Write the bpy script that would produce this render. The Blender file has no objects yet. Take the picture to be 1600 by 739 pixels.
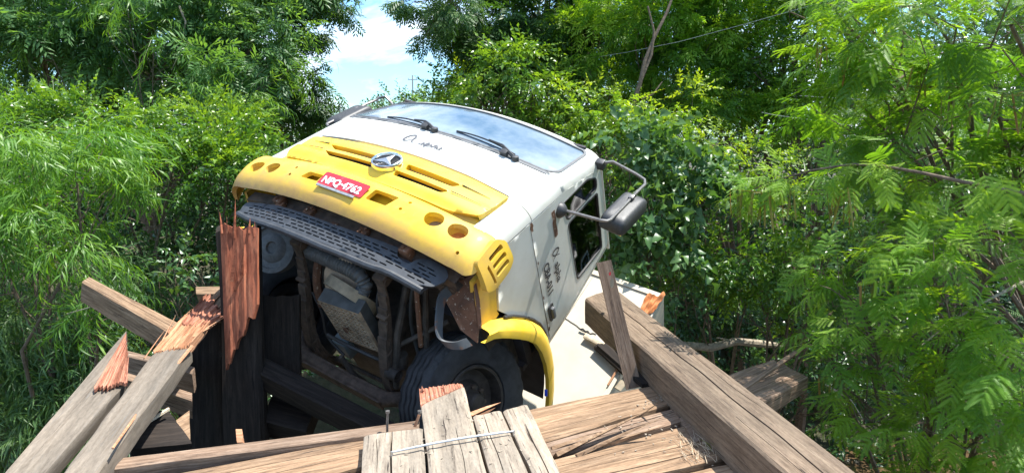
import bpy, bmesh, math, random
import numpy as np
from mathutils import Vector, Matrix
from mathutils.geometry import delaunay_2d_cdt

random.seed(7)
SC = bpy.context.scene
COL = SC.collection
R = math.radians

# ---------------------------------------------------------------- camera, sky, sun
cam_d = bpy.data.cameras.new("camera")
cam = bpy.data.objects.new("camera", cam_d)
COL.objects.link(cam)
cam.location = (0, 0, 1.55)
cam.rotation_euler = (R(90 - 8.2), 0, 0)
cam_d.sensor_width = 36.0
cam_d.lens = 36.0 * 1076.32 / 1600.0
cam_d.clip_start = 0.05
cam_d.clip_end = 3000
SC.camera = cam
SC.render.resolution_x = 1024
SC.render.resolution_y = 472
SC.view_settings.view_transform = 'Standard'
SC.view_settings.look = 'None'
SC.view_settings.exposure = 1.18
SC.view_settings.gamma = 1
SC.cycles.max_bounces = 8
SC.cycles.transparent_max_bounces = 16

SUN = Vector((0.36, 0.07, 0.93)).normalized()      # towards the sun
sd = bpy.data.lights.new("sun", 'SUN')
sd.energy = 4.8
sd.angle = R(0.55)
sd.color = (1.0, 0.96, 0.89)
so = bpy.data.objects.new("sun", sd)
COL.objects.link(so)
so.rotation_euler = SUN.to_track_quat('Z', 'Y').to_euler()
so.location = (4, -4, 12)

wd = bpy.data.worlds.new("World")
SC.world = wd
wd.use_nodes = True
nt = wd.node_tree
nt.nodes.clear()
wo = nt.nodes.new('ShaderNodeOutputWorld')
bg = nt.nodes.new('ShaderNodeBackground')
sky = nt.nodes.new('ShaderNodeTexSky')
sky.sky_type = 'NISHITA'
sky.sun_disc = False
sky.sun_elevation = math.asin(SUN.z)
sky.sun_rotation = math.atan2(SUN.x, SUN.y)
sky.air_density = 1.0
sky.dust_density = 0.6
sky.ozone_density = 2.0
tc = nt.nodes.new('ShaderNodeTexCoord')
mp = nt.nodes.new('ShaderNodeMapping')
mp.inputs['Scale'].default_value = (1.0, 1.0, 2.6)
mp.inputs['Location'].default_value = (3.1, 0.6, 0.35)
nz = nt.nodes.new('ShaderNodeTexNoise')
nz.inputs['Scale'].default_value = 2.6
nz.inputs['Detail'].default_value = 9
nz.inputs['Roughness'].default_value = 0.6
nz.inputs['Distortion'].default_value = 0.5
cr = nt.nodes.new('ShaderNodeValToRGB')
cr.color_ramp.elements[0].position = 0.48
cr.color_ramp.elements[0].color = (0.03, 0.03, 0.03, 1)
cr.color_ramp.elements[1].position = 0.66
cr.color_ramp.elements[1].color = (1, 1, 1, 1)
mx = nt.nodes.new('ShaderNodeMixRGB')
mx.inputs['Color2'].default_value = (7.6, 7.9, 8.2, 1)
nt.links.new(tc.outputs['Generated'], mp.inputs['Vector'])
nt.links.new(mp.outputs['Vector'], nz.inputs['Vector'])
nt.links.new(nz.outputs['Fac'], cr.inputs['Fac'])
nt.links.new(cr.outputs['Color'], mx.inputs['Fac'])
tn = nt.nodes.new('ShaderNodeMixRGB')
tn.blend_type = 'MULTIPLY'
tn.inputs['Fac'].default_value = 1
tn.inputs['Color2'].default_value = (0.62, 0.92, 1.12, 1)
nt.links.new(sky.outputs['Color'], tn.inputs['Color1'])
nt.links.new(tn.outputs['Color'], mx.inputs['Color1'])
nt.links.new(mx.outputs['Color'], bg.inputs['Color'])
bg.inputs['Strength'].default_value = 0.125
nt.links.new(bg.outputs['Background'], wo.inputs['Surface'])

# ---------------------------------------------------------------- materials
MATS = {}


def nodes(name):
    m = bpy.data.materials.new(name)
    m.use_nodes = True
    t = m.node_tree
    b = t.nodes['Principled BSDF']
    MATS[name] = m
    return m, t, b


def ramp(t, fac, stops):
    r = t.nodes.new('ShaderNodeValToRGB')
    el = r.color_ramp.elements
    while len(el) < len(stops):
        el.new(0.5)
    for e, (p, c) in zip(el, stops):
        e.position = p
        e.color = (*c, 1)
    t.links.new(fac, r.inputs['Fac'])
    return r.outputs['Color']


def noise(t, vec, scale, detail=5, rough=0.55, dist=0.0):
    n = t.nodes.new('ShaderNodeTexNoise')
    n.inputs['Scale'].default_value = scale
    n.inputs['Detail'].default_value = detail
    n.inputs['Roughness'].default_value = rough
    n.inputs['Distortion'].default_value = dist
    if vec is not None:
        t.links.new(vec, n.inputs['Vector'])
    return n.outputs['Fac']


def objvec(t, scale=(1, 1, 1), rnd=True):
    tc = t.nodes.new('ShaderNodeTexCoord')
    m = t.nodes.new('ShaderNodeMapping')
    m.inputs['Scale'].default_value = scale
    t.links.new(tc.outputs['Object'], m.inputs['Vector'])
    if rnd:
        oi = t.nodes.new('ShaderNodeObjectInfo')
        mu = t.nodes.new('ShaderNodeMath')
        mu.operation = 'MULTIPLY'
        mu.inputs[1].default_value = 37.0
        t.links.new(oi.outputs['Random'], mu.inputs[0])
        cb = t.nodes.new('ShaderNodeCombineXYZ')
        for i in range(3):
            t.links.new(mu.outputs[0], cb.inputs[i])
        t.links.new(cb.outputs[0], m.inputs['Location'])
    return m.outputs['Vector']


def mixc(t, fac, a, b, mode='MIX'):
    m = t.nodes.new('ShaderNodeMixRGB')
    m.blend_type = mode
    for s, v in (('Fac', fac), ('Color1', a), ('Color2', b)):
        if isinstance(v, (float, int)):
            m.inputs[s].default_value = v
        elif isinstance(v, tuple):
            m.inputs[s].default_value = (*v, 1)
        else:
            t.links.new(v, m.inputs[s])
    return m.outputs['Color']


def bump(t, b, h, strength, dist=0.01):
    n = t.nodes.new('ShaderNodeBump')
    n.inputs['Strength'].default_value = strength
    n.inputs['Distance'].default_value = dist
    t.links.new(h, n.inputs['Height'])
    t.links.new(n.outputs['Normal'], b.inputs['Normal'])
    return n


def wood(name, c0, c1, c2, grain=1.0, bs=0.6, crackc=(0.03, 0.022, 0.018)):
    m, t, b = nodes(name)
    v = objvec(t, (3.2, 60 * grain, 60 * grain))
    v2 = objvec(t, (0.5, 3.2, 3.2))
    v3 = objvec(t, (3.0, 95 * grain, 95 * grain))
    v4 = objvec(t, (30, 90, 90))
    n1 = noise(t, v, 1.0, 8, 0.65, 0.6)
    n2 = noise(t, v2, 1.6, 4, 0.6)
    n3 = noise(t, v3, 1.0, 4, 0.7, 0.3)
    col = ramp(t, n1, [(0.30, c0), (0.50, c1), (0.70, c2)])
    patch = ramp(t, n2, [(0.35, (0.72, 0.70, 0.68)), (0.65, (1.12, 1.06, 1.0))])
    col = mixc(t, 1.0, col, patch, 'MULTIPLY')
    n4 = noise(t, v4, 1.0, 5, 0.7)
    col = mixc(t, 0.55, col, ramp(t, n4, [(0.3, (0.55, 0.55, 0.55)), (0.55, (1, 1, 1)), (0.75, (1.25, 1.2, 1.15))]), 'MULTIPLY')
    cf = ramp(t, n3, [(0.33, (1, 1, 1)), (0.41, (0, 0, 0))])
    col = mixc(t, cf, col, crackc)
    t.links.new(col, b.inputs['Base Color'])
    b.inputs['Roughness'].default_value = 0.85
    b.inputs['Specular IOR Level'].default_value = 0.25
    hh = mixc(t, 0.5, n1, n3)
    bump(t, b, hh, bs, 0.006)
    return m


wood('wood_weathered', (0.115, 0.072, 0.042), (0.26, 0.175, 0.11), (0.39, 0.285, 0.19), 0.8, 0.5)
wood('wood_deck', (0.20, 0.17, 0.135), (0.30, 0.262, 0.212), (0.38, 0.335, 0.275), 0.7, 0.35)
wood('wood_plank_grey', (0.125, 0.105, 0.083), (0.18, 0.157, 0.128), (0.235, 0.207, 0.17), 0.6, 0.15, (0.15, 0.135, 0.115))
wood('wood_beam', (0.10, 0.072, 0.050), (0.18, 0.137, 0.10), (0.26, 0.205, 0.15), 0.9, 0.6)
wood('wood_brown', (0.10, 0.065, 0.045), (0.22, 0.155, 0.11), (0.34, 0.26, 0.20))
wood('wood_dark', (0.012, 0.010, 0.009), (0.024, 0.019, 0.016), (0.045, 0.036, 0.03), 0.6, 0.4, (0.008, 0.006, 0.005))
wood('wood_red', (0.17, 0.052, 0.028), (0.33, 0.11, 0.06), (0.46, 0.19, 0.105), 0.35, 0.7, (0.06, 0.018, 0.012))
wood('wood_raw', (0.36, 0.17, 0.09), (0.50, 0.27, 0.155), (0.60, 0.37, 0.235), 1.2, 1.0, (0.30, 0.14, 0.08))
wood('wood_raw_pink', (0.26, 0.10, 0.065), (0.42, 0.19, 0.125), (0.54, 0.29, 0.20), 1.2, 1.0, (0.14, 0.05, 0.035))


def paint(name, col, dirt, rough=0.32, dirt_amt=0.45, coat=0.4, dark=(0.25, 0.2, 0.15), mud_shade=False):
    m, t, b = nodes(name)
    v = objvec(t, (1, 1, 1), False)
    n1 = noise(t, v, 3.0, 6, 0.6)
    n2 = noise(t, v, 22.0, 8, 0.7)
    n3 = noise(t, v, 90.0, 3, 0.6)
    f = ramp(t, n1, [(0.42, (0, 0, 0)), (0.75, (dirt_amt,) * 3)])
    c = mixc(t, f, col, dirt)
    f2 = ramp(t, n2, [(0.60, (0, 0, 0)), (0.74, (0.5 * dirt_amt,) * 3)])
    c = mixc(t, f2, c, dirt)
    f3 = ramp(t, n3, [(0.72, (0, 0, 0)), (0.78, (0.55, 0.55, 0.55))])
    c = mixc(t, f3, c, dark)
    if mud_shade:     # dried mud low on the front, plus its lower-half shading put into the colour
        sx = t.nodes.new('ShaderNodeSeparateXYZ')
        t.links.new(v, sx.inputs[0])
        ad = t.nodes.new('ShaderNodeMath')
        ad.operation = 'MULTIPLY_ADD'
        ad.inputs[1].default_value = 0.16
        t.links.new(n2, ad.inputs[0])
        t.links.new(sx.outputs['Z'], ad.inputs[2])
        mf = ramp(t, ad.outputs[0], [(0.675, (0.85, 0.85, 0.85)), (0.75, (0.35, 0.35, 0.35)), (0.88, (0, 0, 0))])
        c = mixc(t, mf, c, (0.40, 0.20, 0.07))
    t.links.new(c, b.inputs['Base Color'])
    rr = ramp(t, n1, [(0.3, (rough,) * 3), (0.8, (rough + 0.3,) * 3)])
    t.links.new(rr, b.inputs['Roughness'])
    b.inputs['Coat Weight'].default_value = coat
    b.inputs['Coat Roughness'].default_value = 0.15
    bump(t, b, n1, 0.05, 0.02)
    return m


paint('paint_white', (0.58, 0.585, 0.54), (0.40, 0.36, 0.28), 0.35, 0.42)
paint('paint_yellow', (0.76, 0.50, 0.022), (0.50, 0.33, 0.10), 0.42, 0.55, 0.15)
paint('paint_yellow_shell', (0.74, 0.48, 0.022), (0.42, 0.27, 0.10), 0.42, 0.95, 0.15, mud_shade=True)
paint('box_panel_white', (0.50, 0.455, 0.37), (0.45, 0.37, 0.26), 0.55, 0.55, 0.0, (0.2, 0.13, 0.08))


def simple(name, col, rough=0.6, metal=0.0, n_scale=8.0, var=0.35, bs=0.1, spec=0.5, det=6):
    m, t, b = nodes(name)
    v = objvec(t, (1, 1, 1), True)
    n = noise(t, v, n_scale, det, 0.6)
    lo = tuple(c * (1 - var) for c in col)
    hi = tuple(min(1, c * (1 + var)) for c in col)
    t.links.new(ramp(t, n, [(0.3, lo), (0.7, hi)]), b.inputs['Base Color'])
    b.inputs['Roughness'].default_value = rough
    b.inputs['Metallic'].default_value = metal
    b.inputs['Specular IOR Level'].default_value = spec
    bump(t, b, n, bs, 0.01)
    return m


simple('rubber_tyre', (0.035, 0.035, 0.038), 0.75, 0, 14, 0.4, 0.1)
simple('plastic_black', (0.035, 0.036, 0.038), 0.5, 0, 60, 0.3, 0.1)
simple('plastic_grey', (0.10, 0.105, 0.11), 0.6, 0, 30, 0.3, 0.1)
simple('step_plastic', (0.036, 0.041, 0.048), 0.55, 0, 14, 0.4, 0.15)
simple('metal_dark', (0.055, 0.045, 0.038), 0.7, 0.2, 12, 0.6, 0.3)
simple('metal_rail', (0.085, 0.06, 0.045), 0.8, 0.1, 16, 0.5, 0.3)
simple('metal_steel', (0.45, 0.45, 0.44), 0.4, 0.8, 40, 0.3, 0.1)
simple('metal_tube', (0.20, 0.19, 0.18), 0.4, 0.6, 30, 0.3, 0.1)
simple('cover_tan', (0.26, 0.21, 0.14), 0.6, 0, 10, 0.4, 0.1)
simple('radiator_tan', (0.36, 0.27, 0.19), 0.75, 0, 12, 0.4, 0.2)
simple('cover_grey', (0.05, 0.055, 0.057), 0.6, 0, 10, 0.4, 0.1)
simple('bottle_blue', (0.12, 0.16, 0.18), 0.5, 0, 8, 0.3, 0.1)
simple('plate_red', (0.42, 0.03, 0.045), 0.4, 0, 30, 0.15, 0.02)
simple('plate_white', (0.80, 0.78, 0.78), 0.45, 0, 30, 0.08, 0.02)
simple('star_silver', (0.55, 0.56, 0.57), 0.35, 0.6, 30, 0.1, 0.02)
simple('chrome', (0.72, 0.73, 0.74), 0.16, 1.0, 30, 0.1, 0.02)
simple('ink_black', (0.035, 0.035, 0.04), 0.6, 0, 30, 0.2, 0.0)
simple('ink_grey', (0.09, 0.09, 0.10), 0.6, 0, 30, 0.2, 0.0)
simple('gasket', (0.03, 0.03, 0.032), 0.6, 0, 30, 0.2, 0.05)
simple('cabin_dark', (0.05, 0.045, 0.05), 0.8, 0, 6, 0.3, 0.05)
simple('foam_orange', (0.42, 0.15, 0.045), 0.8, 0, 9, 0.4, 0.4)
simple('lamp_orange', (0.55, 0.20, 0.05), 0.35, 0, 60, 0.35, 0.3)
simple('plastic_blue', (0.03, 0.07, 0.55), 0.4, 0, 20, 0.2, 0.0)
simple('sticker_red', (0.6, 0.04, 0.04), 0.5, 0, 20, 0.1, 0.0)
simple('bark', (0.13, 0.095, 0.065), 0.9, 0, 25, 0.5, 0.6)
simple('bark_pale', (0.30, 0.25, 0.19), 0.9, 0, 25, 0.4, 0.5)
simple('creek_mud', (0.085, 0.055, 0.035), 0.9, 0, 1.2, 0.5, 0.6)
simple('concrete_pole', (0.42, 0.41, 0.38), 0.8, 0, 6, 0.2, 0.1)
simple('fibre_pale', (0.55, 0.45, 0.32), 0.9, 0, 40, 0.3, 0.3)
simple('wire_grey', (0.35, 0.36, 0.36), 0.5, 0.3, 9, 0.2, 0.0)

m, t, b = nodes('bucket_rust')      # rusty iron with paint flakes left on it
v = objvec(t, (1, 1, 1), False)
n1 = noise(t, v, 9, 6, 0.65)
n2 = noise(t, v, 42, 4, 0.6)
c = ramp(t, n1, [(0.3, (0.07, 0.035, 0.022)), (0.5, (0.12, 0.055, 0.03)), (0.7, (0.19, 0.095, 0.055))])
f = ramp(t, n2, [(0.62, (0, 0, 0)), (0.68, (1, 1, 1))])
c = mixc(t, f, c, (0.42, 0.36, 0.28))
t.links.new(c, b.inputs['Base Color'])
b.inputs['Roughness'].default_value = 0.8
bump(t, b, n1, 0.4, 0.01)
MATS['metal_rust'] = m

m, t, b = nodes('metal_bluegrey')   # worn grey paint over rust
v = objvec(t, (1, 1, 1), False)
n1 = noise(t, v, 11, 6, 0.65)
c = ramp(t, n1, [(0.40, (0.055, 0.065, 0.075)), (0.56, (0.07, 0.075, 0.08)), (0.62, (0.14, 0.07, 0.045))])
t.links.new(c, b.inputs['Base Color'])
b.inputs['Roughness'].default_value = 0.6
b.inputs['Metallic'].default_value = 0.2

m, t, b = nodes('glass_windscreen')
b.inputs['Base Color'].default_value = (0.05, 0.07, 0.075, 1)
b.inputs['Roughness'].default_value = 0.03
b.inputs['IOR'].default_value = 2.0
b.inputs['Transmission Weight'].default_value = 0.0
v = objvec(t, (1, 1, 1), False)
n1 = noise(t, v, 2.2, 5, 0.6)
n2 = noise(t, v, 60, 4, 0.6)
t.links.new(ramp(t, n2, [(0.3, (0.03,) * 3), (0.7, (0.10,) * 3)]), b.inputs['Roughness'])
f = ramp(t, n1, [(0.36, (0.07, 0.12, 0.165)), (0.68, (0.24, 0.29, 0.32))])  # dusty glass, with the blue of a reflected sky painted into the colour
t.links.new(f, b.inputs['Base Color'])
bump(t, b, n1, 0.03, 0.05)
MATS['glass_windscreen'] = m

def sideglass(nm, ior, tint):
    m = bpy.data.materials.new(nm)
    m.use_nodes = True
    t = m.node_tree
    t.nodes.clear()
    o = t.nodes.new('ShaderNodeOutputMaterial')
    g = t.nodes.new('ShaderNodeBsdfGlossy')
    g.inputs['Roughness'].default_value = 0.03
    tr = t.nodes.new('ShaderNodeBsdfTransparent')
    tr.inputs['Color'].default_value = (*tint, 1)
    fr = t.nodes.new('ShaderNodeFresnel')
    fr.inputs['IOR'].default_value = ior
    mxs = t.nodes.new('ShaderNodeMixShader')
    t.links.new(fr.outputs[0], mxs.inputs[0])
    t.links.new(tr.outputs[0], mxs.inputs[1])
    t.links.new(g.outputs[0], mxs.inputs[2])
    t.links.new(mxs.outputs[0], o.inputs['Surface'])
    MATS[nm] = m


sideglass('glass_quarter', 2.0, (0.40, 0.42, 0.36))
sideglass('glass_door', 1.30, (0.20, 0.20, 0.22))

m, t, b = nodes('water')
b.inputs['Base Color'].default_value = (0.10, 0.065, 0.035, 1)
b.inputs['Roughness'].default_value = 0.12
v = objvec(t, (1, 1, 1), False)
bump(t, b, noise(t, v, 3, 4), 0.15, 0.05)


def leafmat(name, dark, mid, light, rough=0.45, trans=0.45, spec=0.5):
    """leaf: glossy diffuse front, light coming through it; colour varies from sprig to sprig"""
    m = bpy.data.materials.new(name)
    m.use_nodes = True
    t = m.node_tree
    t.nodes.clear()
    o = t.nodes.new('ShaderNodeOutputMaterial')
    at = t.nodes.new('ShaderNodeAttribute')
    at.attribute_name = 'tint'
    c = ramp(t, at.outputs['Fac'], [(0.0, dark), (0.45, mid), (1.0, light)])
    b = t.nodes.new('ShaderNodeBsdfPrincipled')
    b.inputs['Roughness'].default_value = rough
    b.inputs['Specular IOR Level'].default_value = spec
    t.links.new(c, b.inputs['Base Color'])
    tl = t.nodes.new('ShaderNodeBsdfTranslucent')
    c2 = mixc(t, 1.0, c, (1.7, 1.55, 0.45), 'MULTIPLY')
    t.links.new(c2, tl.inputs['Color'])
    mx = t.nodes.new('ShaderNodeMixShader')
    mx.inputs[0].default_value = trans
    t.links.new(b.outputs[0], mx.inputs[1])
    t.links.new(tl.outputs[0], mx.inputs[2])
    t.links.new(mx.outputs[0], o.inputs['Surface'])
    MATS[name] = m
    return m


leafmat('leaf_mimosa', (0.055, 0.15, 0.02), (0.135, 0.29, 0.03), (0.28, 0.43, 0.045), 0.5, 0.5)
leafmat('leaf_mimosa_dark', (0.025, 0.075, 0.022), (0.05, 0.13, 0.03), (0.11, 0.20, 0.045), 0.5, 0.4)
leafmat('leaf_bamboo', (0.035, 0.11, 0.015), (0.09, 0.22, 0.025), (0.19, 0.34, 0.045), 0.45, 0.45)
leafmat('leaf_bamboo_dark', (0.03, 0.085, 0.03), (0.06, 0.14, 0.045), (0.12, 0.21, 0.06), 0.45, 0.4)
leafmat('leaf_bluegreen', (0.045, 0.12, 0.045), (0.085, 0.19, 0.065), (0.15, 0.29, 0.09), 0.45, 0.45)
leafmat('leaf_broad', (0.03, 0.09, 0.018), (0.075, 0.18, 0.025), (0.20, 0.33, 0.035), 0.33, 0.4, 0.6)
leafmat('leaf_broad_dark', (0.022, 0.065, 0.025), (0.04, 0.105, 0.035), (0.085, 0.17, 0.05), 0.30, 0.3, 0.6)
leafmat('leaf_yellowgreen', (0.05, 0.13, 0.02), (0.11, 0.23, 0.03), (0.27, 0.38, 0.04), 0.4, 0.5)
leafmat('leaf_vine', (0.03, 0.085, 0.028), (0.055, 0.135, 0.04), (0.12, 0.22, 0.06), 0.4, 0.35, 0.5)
leafmat('pod_green', (0.16, 0.18, 0.03), (0.28, 0.27, 0.05), (0.36, 0.20, 0.07), 0.5, 0.4)

# ---------------------------------------------------------------- helpers


def tag(o, label=None, cat=None, group=None, kind=None):
    if label:
        o['label'] = label
    if cat:
        o['category'] = cat
    if group:
        o['group'] = group
    if kind:
        o['kind'] = kind
    return o


def empty(name, loc=(0, 0, 0), mat=None):
    o = bpy.data.objects.new(name, None)
    COL.objects.link(o)
    o.location = loc
    if mat is not None:
        o.matrix_world = mat
    o.empty_display_size = 0.2
    return o


class MB:
    """collects shapes for one mesh object"""

    def __init__(s):
        s.v, s.f, s.m = [], [], []

    def add(s, vs, fs, mi=0):
        n = len(s.v)
        s.v += [tuple(p) for p in vs]
        s.f += [tuple(i + n for i in q) for q in fs]
        s.m += [mi] * len(fs)
        return s

    def box(s, lo, hi, rot=None, at=None, bev=0.0, mi=0):
        x0, y0, z0 = lo
        x1, y1, z1 = hi
        if bev <= 0:
            vs = [Vector(p) for p in ((x0, y0, z0), (x1, y0, z0), (x1, y1, z0), (x0, y1, z0),
                                      (x0, y0, z1), (x1, y0, z1), (x1, y1, z1), (x0, y1, z1))]
            fs = [(3, 2, 1, 0), (4, 5, 6, 7), (0, 1, 5, 4), (1, 2, 6, 5), (2, 3, 7, 6), (3, 0, 4, 7)]
        else:
            bm = bmesh.new()
            bmesh.ops.create_cube(bm, size=1)
            for q in bm.verts:
                q.co = Vector((x0 + (q.co.x + .5) * (x1 - x0), y0 + (q.co.y + .5) * (y1 - y0), z0 + (q.co.z + .5) * (z1 - z0)))
            bmesh.ops.bevel(bm, geom=bm.edges[:], offset=bev, segments=2, affect='EDGES', profile=0.6)
            bm.verts.index_update()
            vs = [q.co.copy() for q in bm.verts]
            fs = [tuple(q.index for q in f.verts) for f in bm.faces]
            bm.free()
        if rot is not None:
            vs = [rot @ p for p in vs]
        if at is not None:
            vs = [p + Vector(at) for p in vs]
        return s.add(vs, fs, mi)

    def tube(s, pts, rad, n=8, caps=True, mi=0):
        pts = [Vector(p) for p in pts]
        k = len(pts)
        rads = rad if isinstance(rad, (list, tuple)) else [rad] * k
        vs, fs = [], []
        up = None
        for i, p in enumerate(pts):
            d = (pts[min(i + 1, k - 1)] - pts[max(i - 1, 0)]).normalized()
            if up is None:
                up = Vector((0, 0, 1)) if abs(d.z) < .9 else Vector((1, 0, 0))
            a = d.cross(up)
            if a.length < 1e-4:
                a = d.cross(Vector((0.3, 1, 0.2)))
            a.normalize()
            bb = a.cross(d).normalized()
            up = bb
            for j in range(n):
                an = 2 * math.pi * j / n
                vs.append(p + (a * math.cos(an) + bb * math.sin(an)) * rads[i])
        for i in range(k - 1):
            for j in range(n):
                fs.append((i * n + j, i * n + (j + 1) % n, (i + 1) * n + (j + 1) % n, (i + 1) * n + j))
        if caps:
            fs.append(tuple(range(n))[::-1])
            fs.append(tuple((k - 1) * n + j for j in range(n)))
        return s.add(vs, fs, mi)

    def lathe(s, prof, c=(0, 0, 0), axis=(1, 0, 0), n=32, mi=0, closed=False):
        """prof: (distance along axis, radius)"""
        ax = Vector(axis).normalized()
        a = ax.orthogonal().normalized()
        bb = ax.cross(a)
        vs, fs = [], []
        for (h, r) in prof:
            for j in range(n):
                an = 2 * math.pi * j / n
                vs.append(Vector(c) + ax * h + (a * math.cos(an) + bb * math.sin(an)) * r)
        k = len(prof)
        for i in range(k - 1 + (1 if closed else 0)):
            i2 = (i + 1) % k
            for j in range(n):
                fs.append((i * n + j, i * n + (j + 1) % n, i2 * n + (j + 1) % n, i2 * n + j))
        return s.add(vs, fs, mi)

    def build(s, name, mats, parent=None, smooth=False, mat=None, sharp=None):
        me = bpy.data.meshes.new(name)
        me.from_pydata(s.v, [], s.f)
        if not isinstance(mats, (list, tuple)):
            mats = [mats]
        for q in mats:
            me.materials.append(MATS[q])
        if len(mats) > 1:
            me.polygons.foreach_set('material_index', s.m)
        bm = bmesh.new()
        bm.from_mesh(me)
        bmesh.ops.recalc_face_normals(bm, faces=bm.faces[:])
        bm.to_mesh(me)
        bm.free()
        if smooth:
            me.polygons.foreach_set('use_smooth', [True] * len(me.polygons))
            me.set_sharp_from_angle(angle=R(sharp or 38))
        o = bpy.data.objects.new(name, me)
        COL.objects.link(o)
        if mat is not None:
            o.matrix_world = mat
        if parent is not None:
            o.parent = parent
        return o


def inside(p, poly):
    x, y = p
    c = False
    j = len(poly) - 1
    for i in range(len(poly)):
        xi, yi = poly[i]
        xj, yj = poly[j]
        if (yi > y) != (yj > y) and x < (xj - xi) * (y - yi) / (yj - yi) + xi:
            c = not c
        j = i
    return c


def dens(poly, step):
    out = []
    for i in range(len(poly)):
        a, b2 = Vector(poly[i]), Vector(poly[(i + 1) % len(poly)])
        k = max(1, int(math.ceil((b2 - a).length / step)))
        out += [tuple(a + (b2 - a) * (q / k)) for q in range(k)]
    return out


def rounded(poly, r, n=4):
    """round the corners of a polygon"""
    out = []
    k = len(poly)
    for i in range(k):
        p0, p1, p2 = Vector(poly[i - 1]), Vector(poly[i]), Vector(poly[(i + 1) % k])
        rr = min(r, (p0 - p1).length * .45, (p2 - p1).length * .45)
        a = p1 + (p0 - p1).normalized() * rr
        c = p1 + (p2 - p1).normalized() * rr
        for q in range(n + 1):
            t_ = q / n
            out.append(tuple(a * (1 - t_) ** 2 + p1 * 2 * t_ * (1 - t_) + c * t_ ** 2))
    return out


def circle(cx, cz, rx, rz=None, n=24):
    rz = rz or rx
    return [(cx + rx * math.cos(2 * math.pi * i / n), cz + rz * math.sin(2 * math.pi * i / n)) for i in range(n)]


def patch(name, outer, holes, fm, mat, parent, depth=.015, step=.05, sgn=1, off=0.0, skirt_holes=None, smooth=True, back=False):
    """a sheet cut out of the surface fm(u, v), its edges folded inwards by depth"""
    bst = step * .8
    loops = [dens(outer, bst)] + [dens(h, bst) for h in holes]
    pts, edges = [], []
    for lp in loops:
        n0 = len(pts)
        pts += [Vector(p) for p in lp]
        edges += [(n0 + i, n0 + (i + 1) % len(lp)) for i in range(len(lp))]
    us = [p[0] for p in loops[0]]
    vs_ = [p[1] for p in loops[0]]
    u = min(us) + step / 2
    allb = np.array([tuple(p) for p in pts])
    while u < max(us):
        w = min(vs_) + step / 2
        while w < max(vs_):
            if inside((u, w), loops[0]) and not any(inside((u, w), h) for h in loops[1:]):
                if np.min((allb[:, 0] - u) ** 2 + (allb[:, 1] - w) ** 2) > (step * .45) ** 2:
                    pts.append(Vector((u, w)))
            w += step
        u += step
    res = delaunay_2d_cdt(pts, edges, [], 0, 1e-6)
    V2, F2 = res[0], res[2]
    keep = []
    for f in F2:
        c = sum((V2[i] for i in f), Vector((0, 0))) / len(f)
        if inside(c, loops[0]) and not any(inside(c, h) for h in loops[1:]):
            keep.append(tuple(f))
    e = 1e-3

    def nrm(p):
        P0 = Vector(fm(p[0], p[1]))
        du = Vector(fm(p[0] + e, p[1])) - P0
        dv = Vector(fm(p[0], p[1] + e)) - P0
        n_ = du.cross(dv)
        return P0, n_.normalized() * sgn

    mb = MB()
    PN = [nrm(p) for p in V2]
    mb.add([p + n_ * off for p, n_ in PN], keep)
    cnt = {}
    for f in keep:
        for i in range(len(f)):
            a, b2 = f[i], f[(i + 1) % len(f)]
            k = (min(a, b2), max(a, b2))
            cnt[k] = cnt.get(k, 0) + 1
    if depth > 0:
        sv, sf = [], []
        for (a, b2), c in cnt.items():
            if c == 1:
                q = len(sv)
                for i in (a, b2):
                    sv.append(PN[i][0] + PN[i][1] * off)
                for i in (b2, a):
                    sv.append(PN[i][0] + PN[i][1] * (off - depth))
                sf.append((q, q + 1, q + 2, q + 3))
        mb.add(sv, sf)
    if back:
        mb.add([p + n_ * (off - depth) for p, n_ in PN], [f[::-1] for f in keep])
    o = mb.build(name, mat, parent, False)
    if smooth:
        o.data.polygons.foreach_set('use_smooth', [i < len(keep) for i in range(len(o.data.polygons))])
        bm = bmesh.new()
        bm.from_mesh(o.data)
        bm.to_mesh(o.data)
        bm.free()
    return o


def text_mesh(s, size, shear=0.0, bold=0.0, space=1.0, xs=1.0):
    cu = bpy.data.curves.new('writing', 'FONT')
    cu.body = s
    cu.size = size
    cu.shear = shear
    cu.offset = bold
    cu.space_character = space
    cu.align_x = 'LEFT'
    cu.resolution_u = 3
    ob = bpy.data.objects.new('writing', cu)
    COL.objects.link(ob)
    dg = bpy.context.evaluated_depsgraph_get()
    me = bpy.data.meshes.new_from_object(ob.evaluated_get(dg))
    vs = [(p.co.x * xs, p.co.y) for p in me.vertices]
    fs = [tuple(p.vertices) for p in me.polygons]
    bpy.data.objects.remove(ob)
    bpy.data.curves.remove(cu)
    bpy.data.meshes.remove(me)
    return vs, fs


def write(name, s, size, fm, org, right, upv, mat, parent, off=.002, sgn=1, **kw):
    """lettering laid on the surface fm; right / upv are its directions in (u, v)"""
    vs, fs = text_mesh(s, size, **kw)
    e = 1e-3
    out = []
    for x, y in vs:
        u = org[0] + right[0] * x + upv[0] * y
        w = org[1] + right[1] * x + upv[1] * y
        P0 = Vector(fm(u, w))
        n_ = (Vector(fm(u + e, w)) - P0).cross(Vector(fm(u, w + e)) - P0).normalized() * sgn
        out.append(P0 + n_ * off)
    return MB().add(out, fs).build(name, mat, parent)


def lerp_pts(x, xs, ys):
    return float(np.interp(x, xs, ys))


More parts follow.
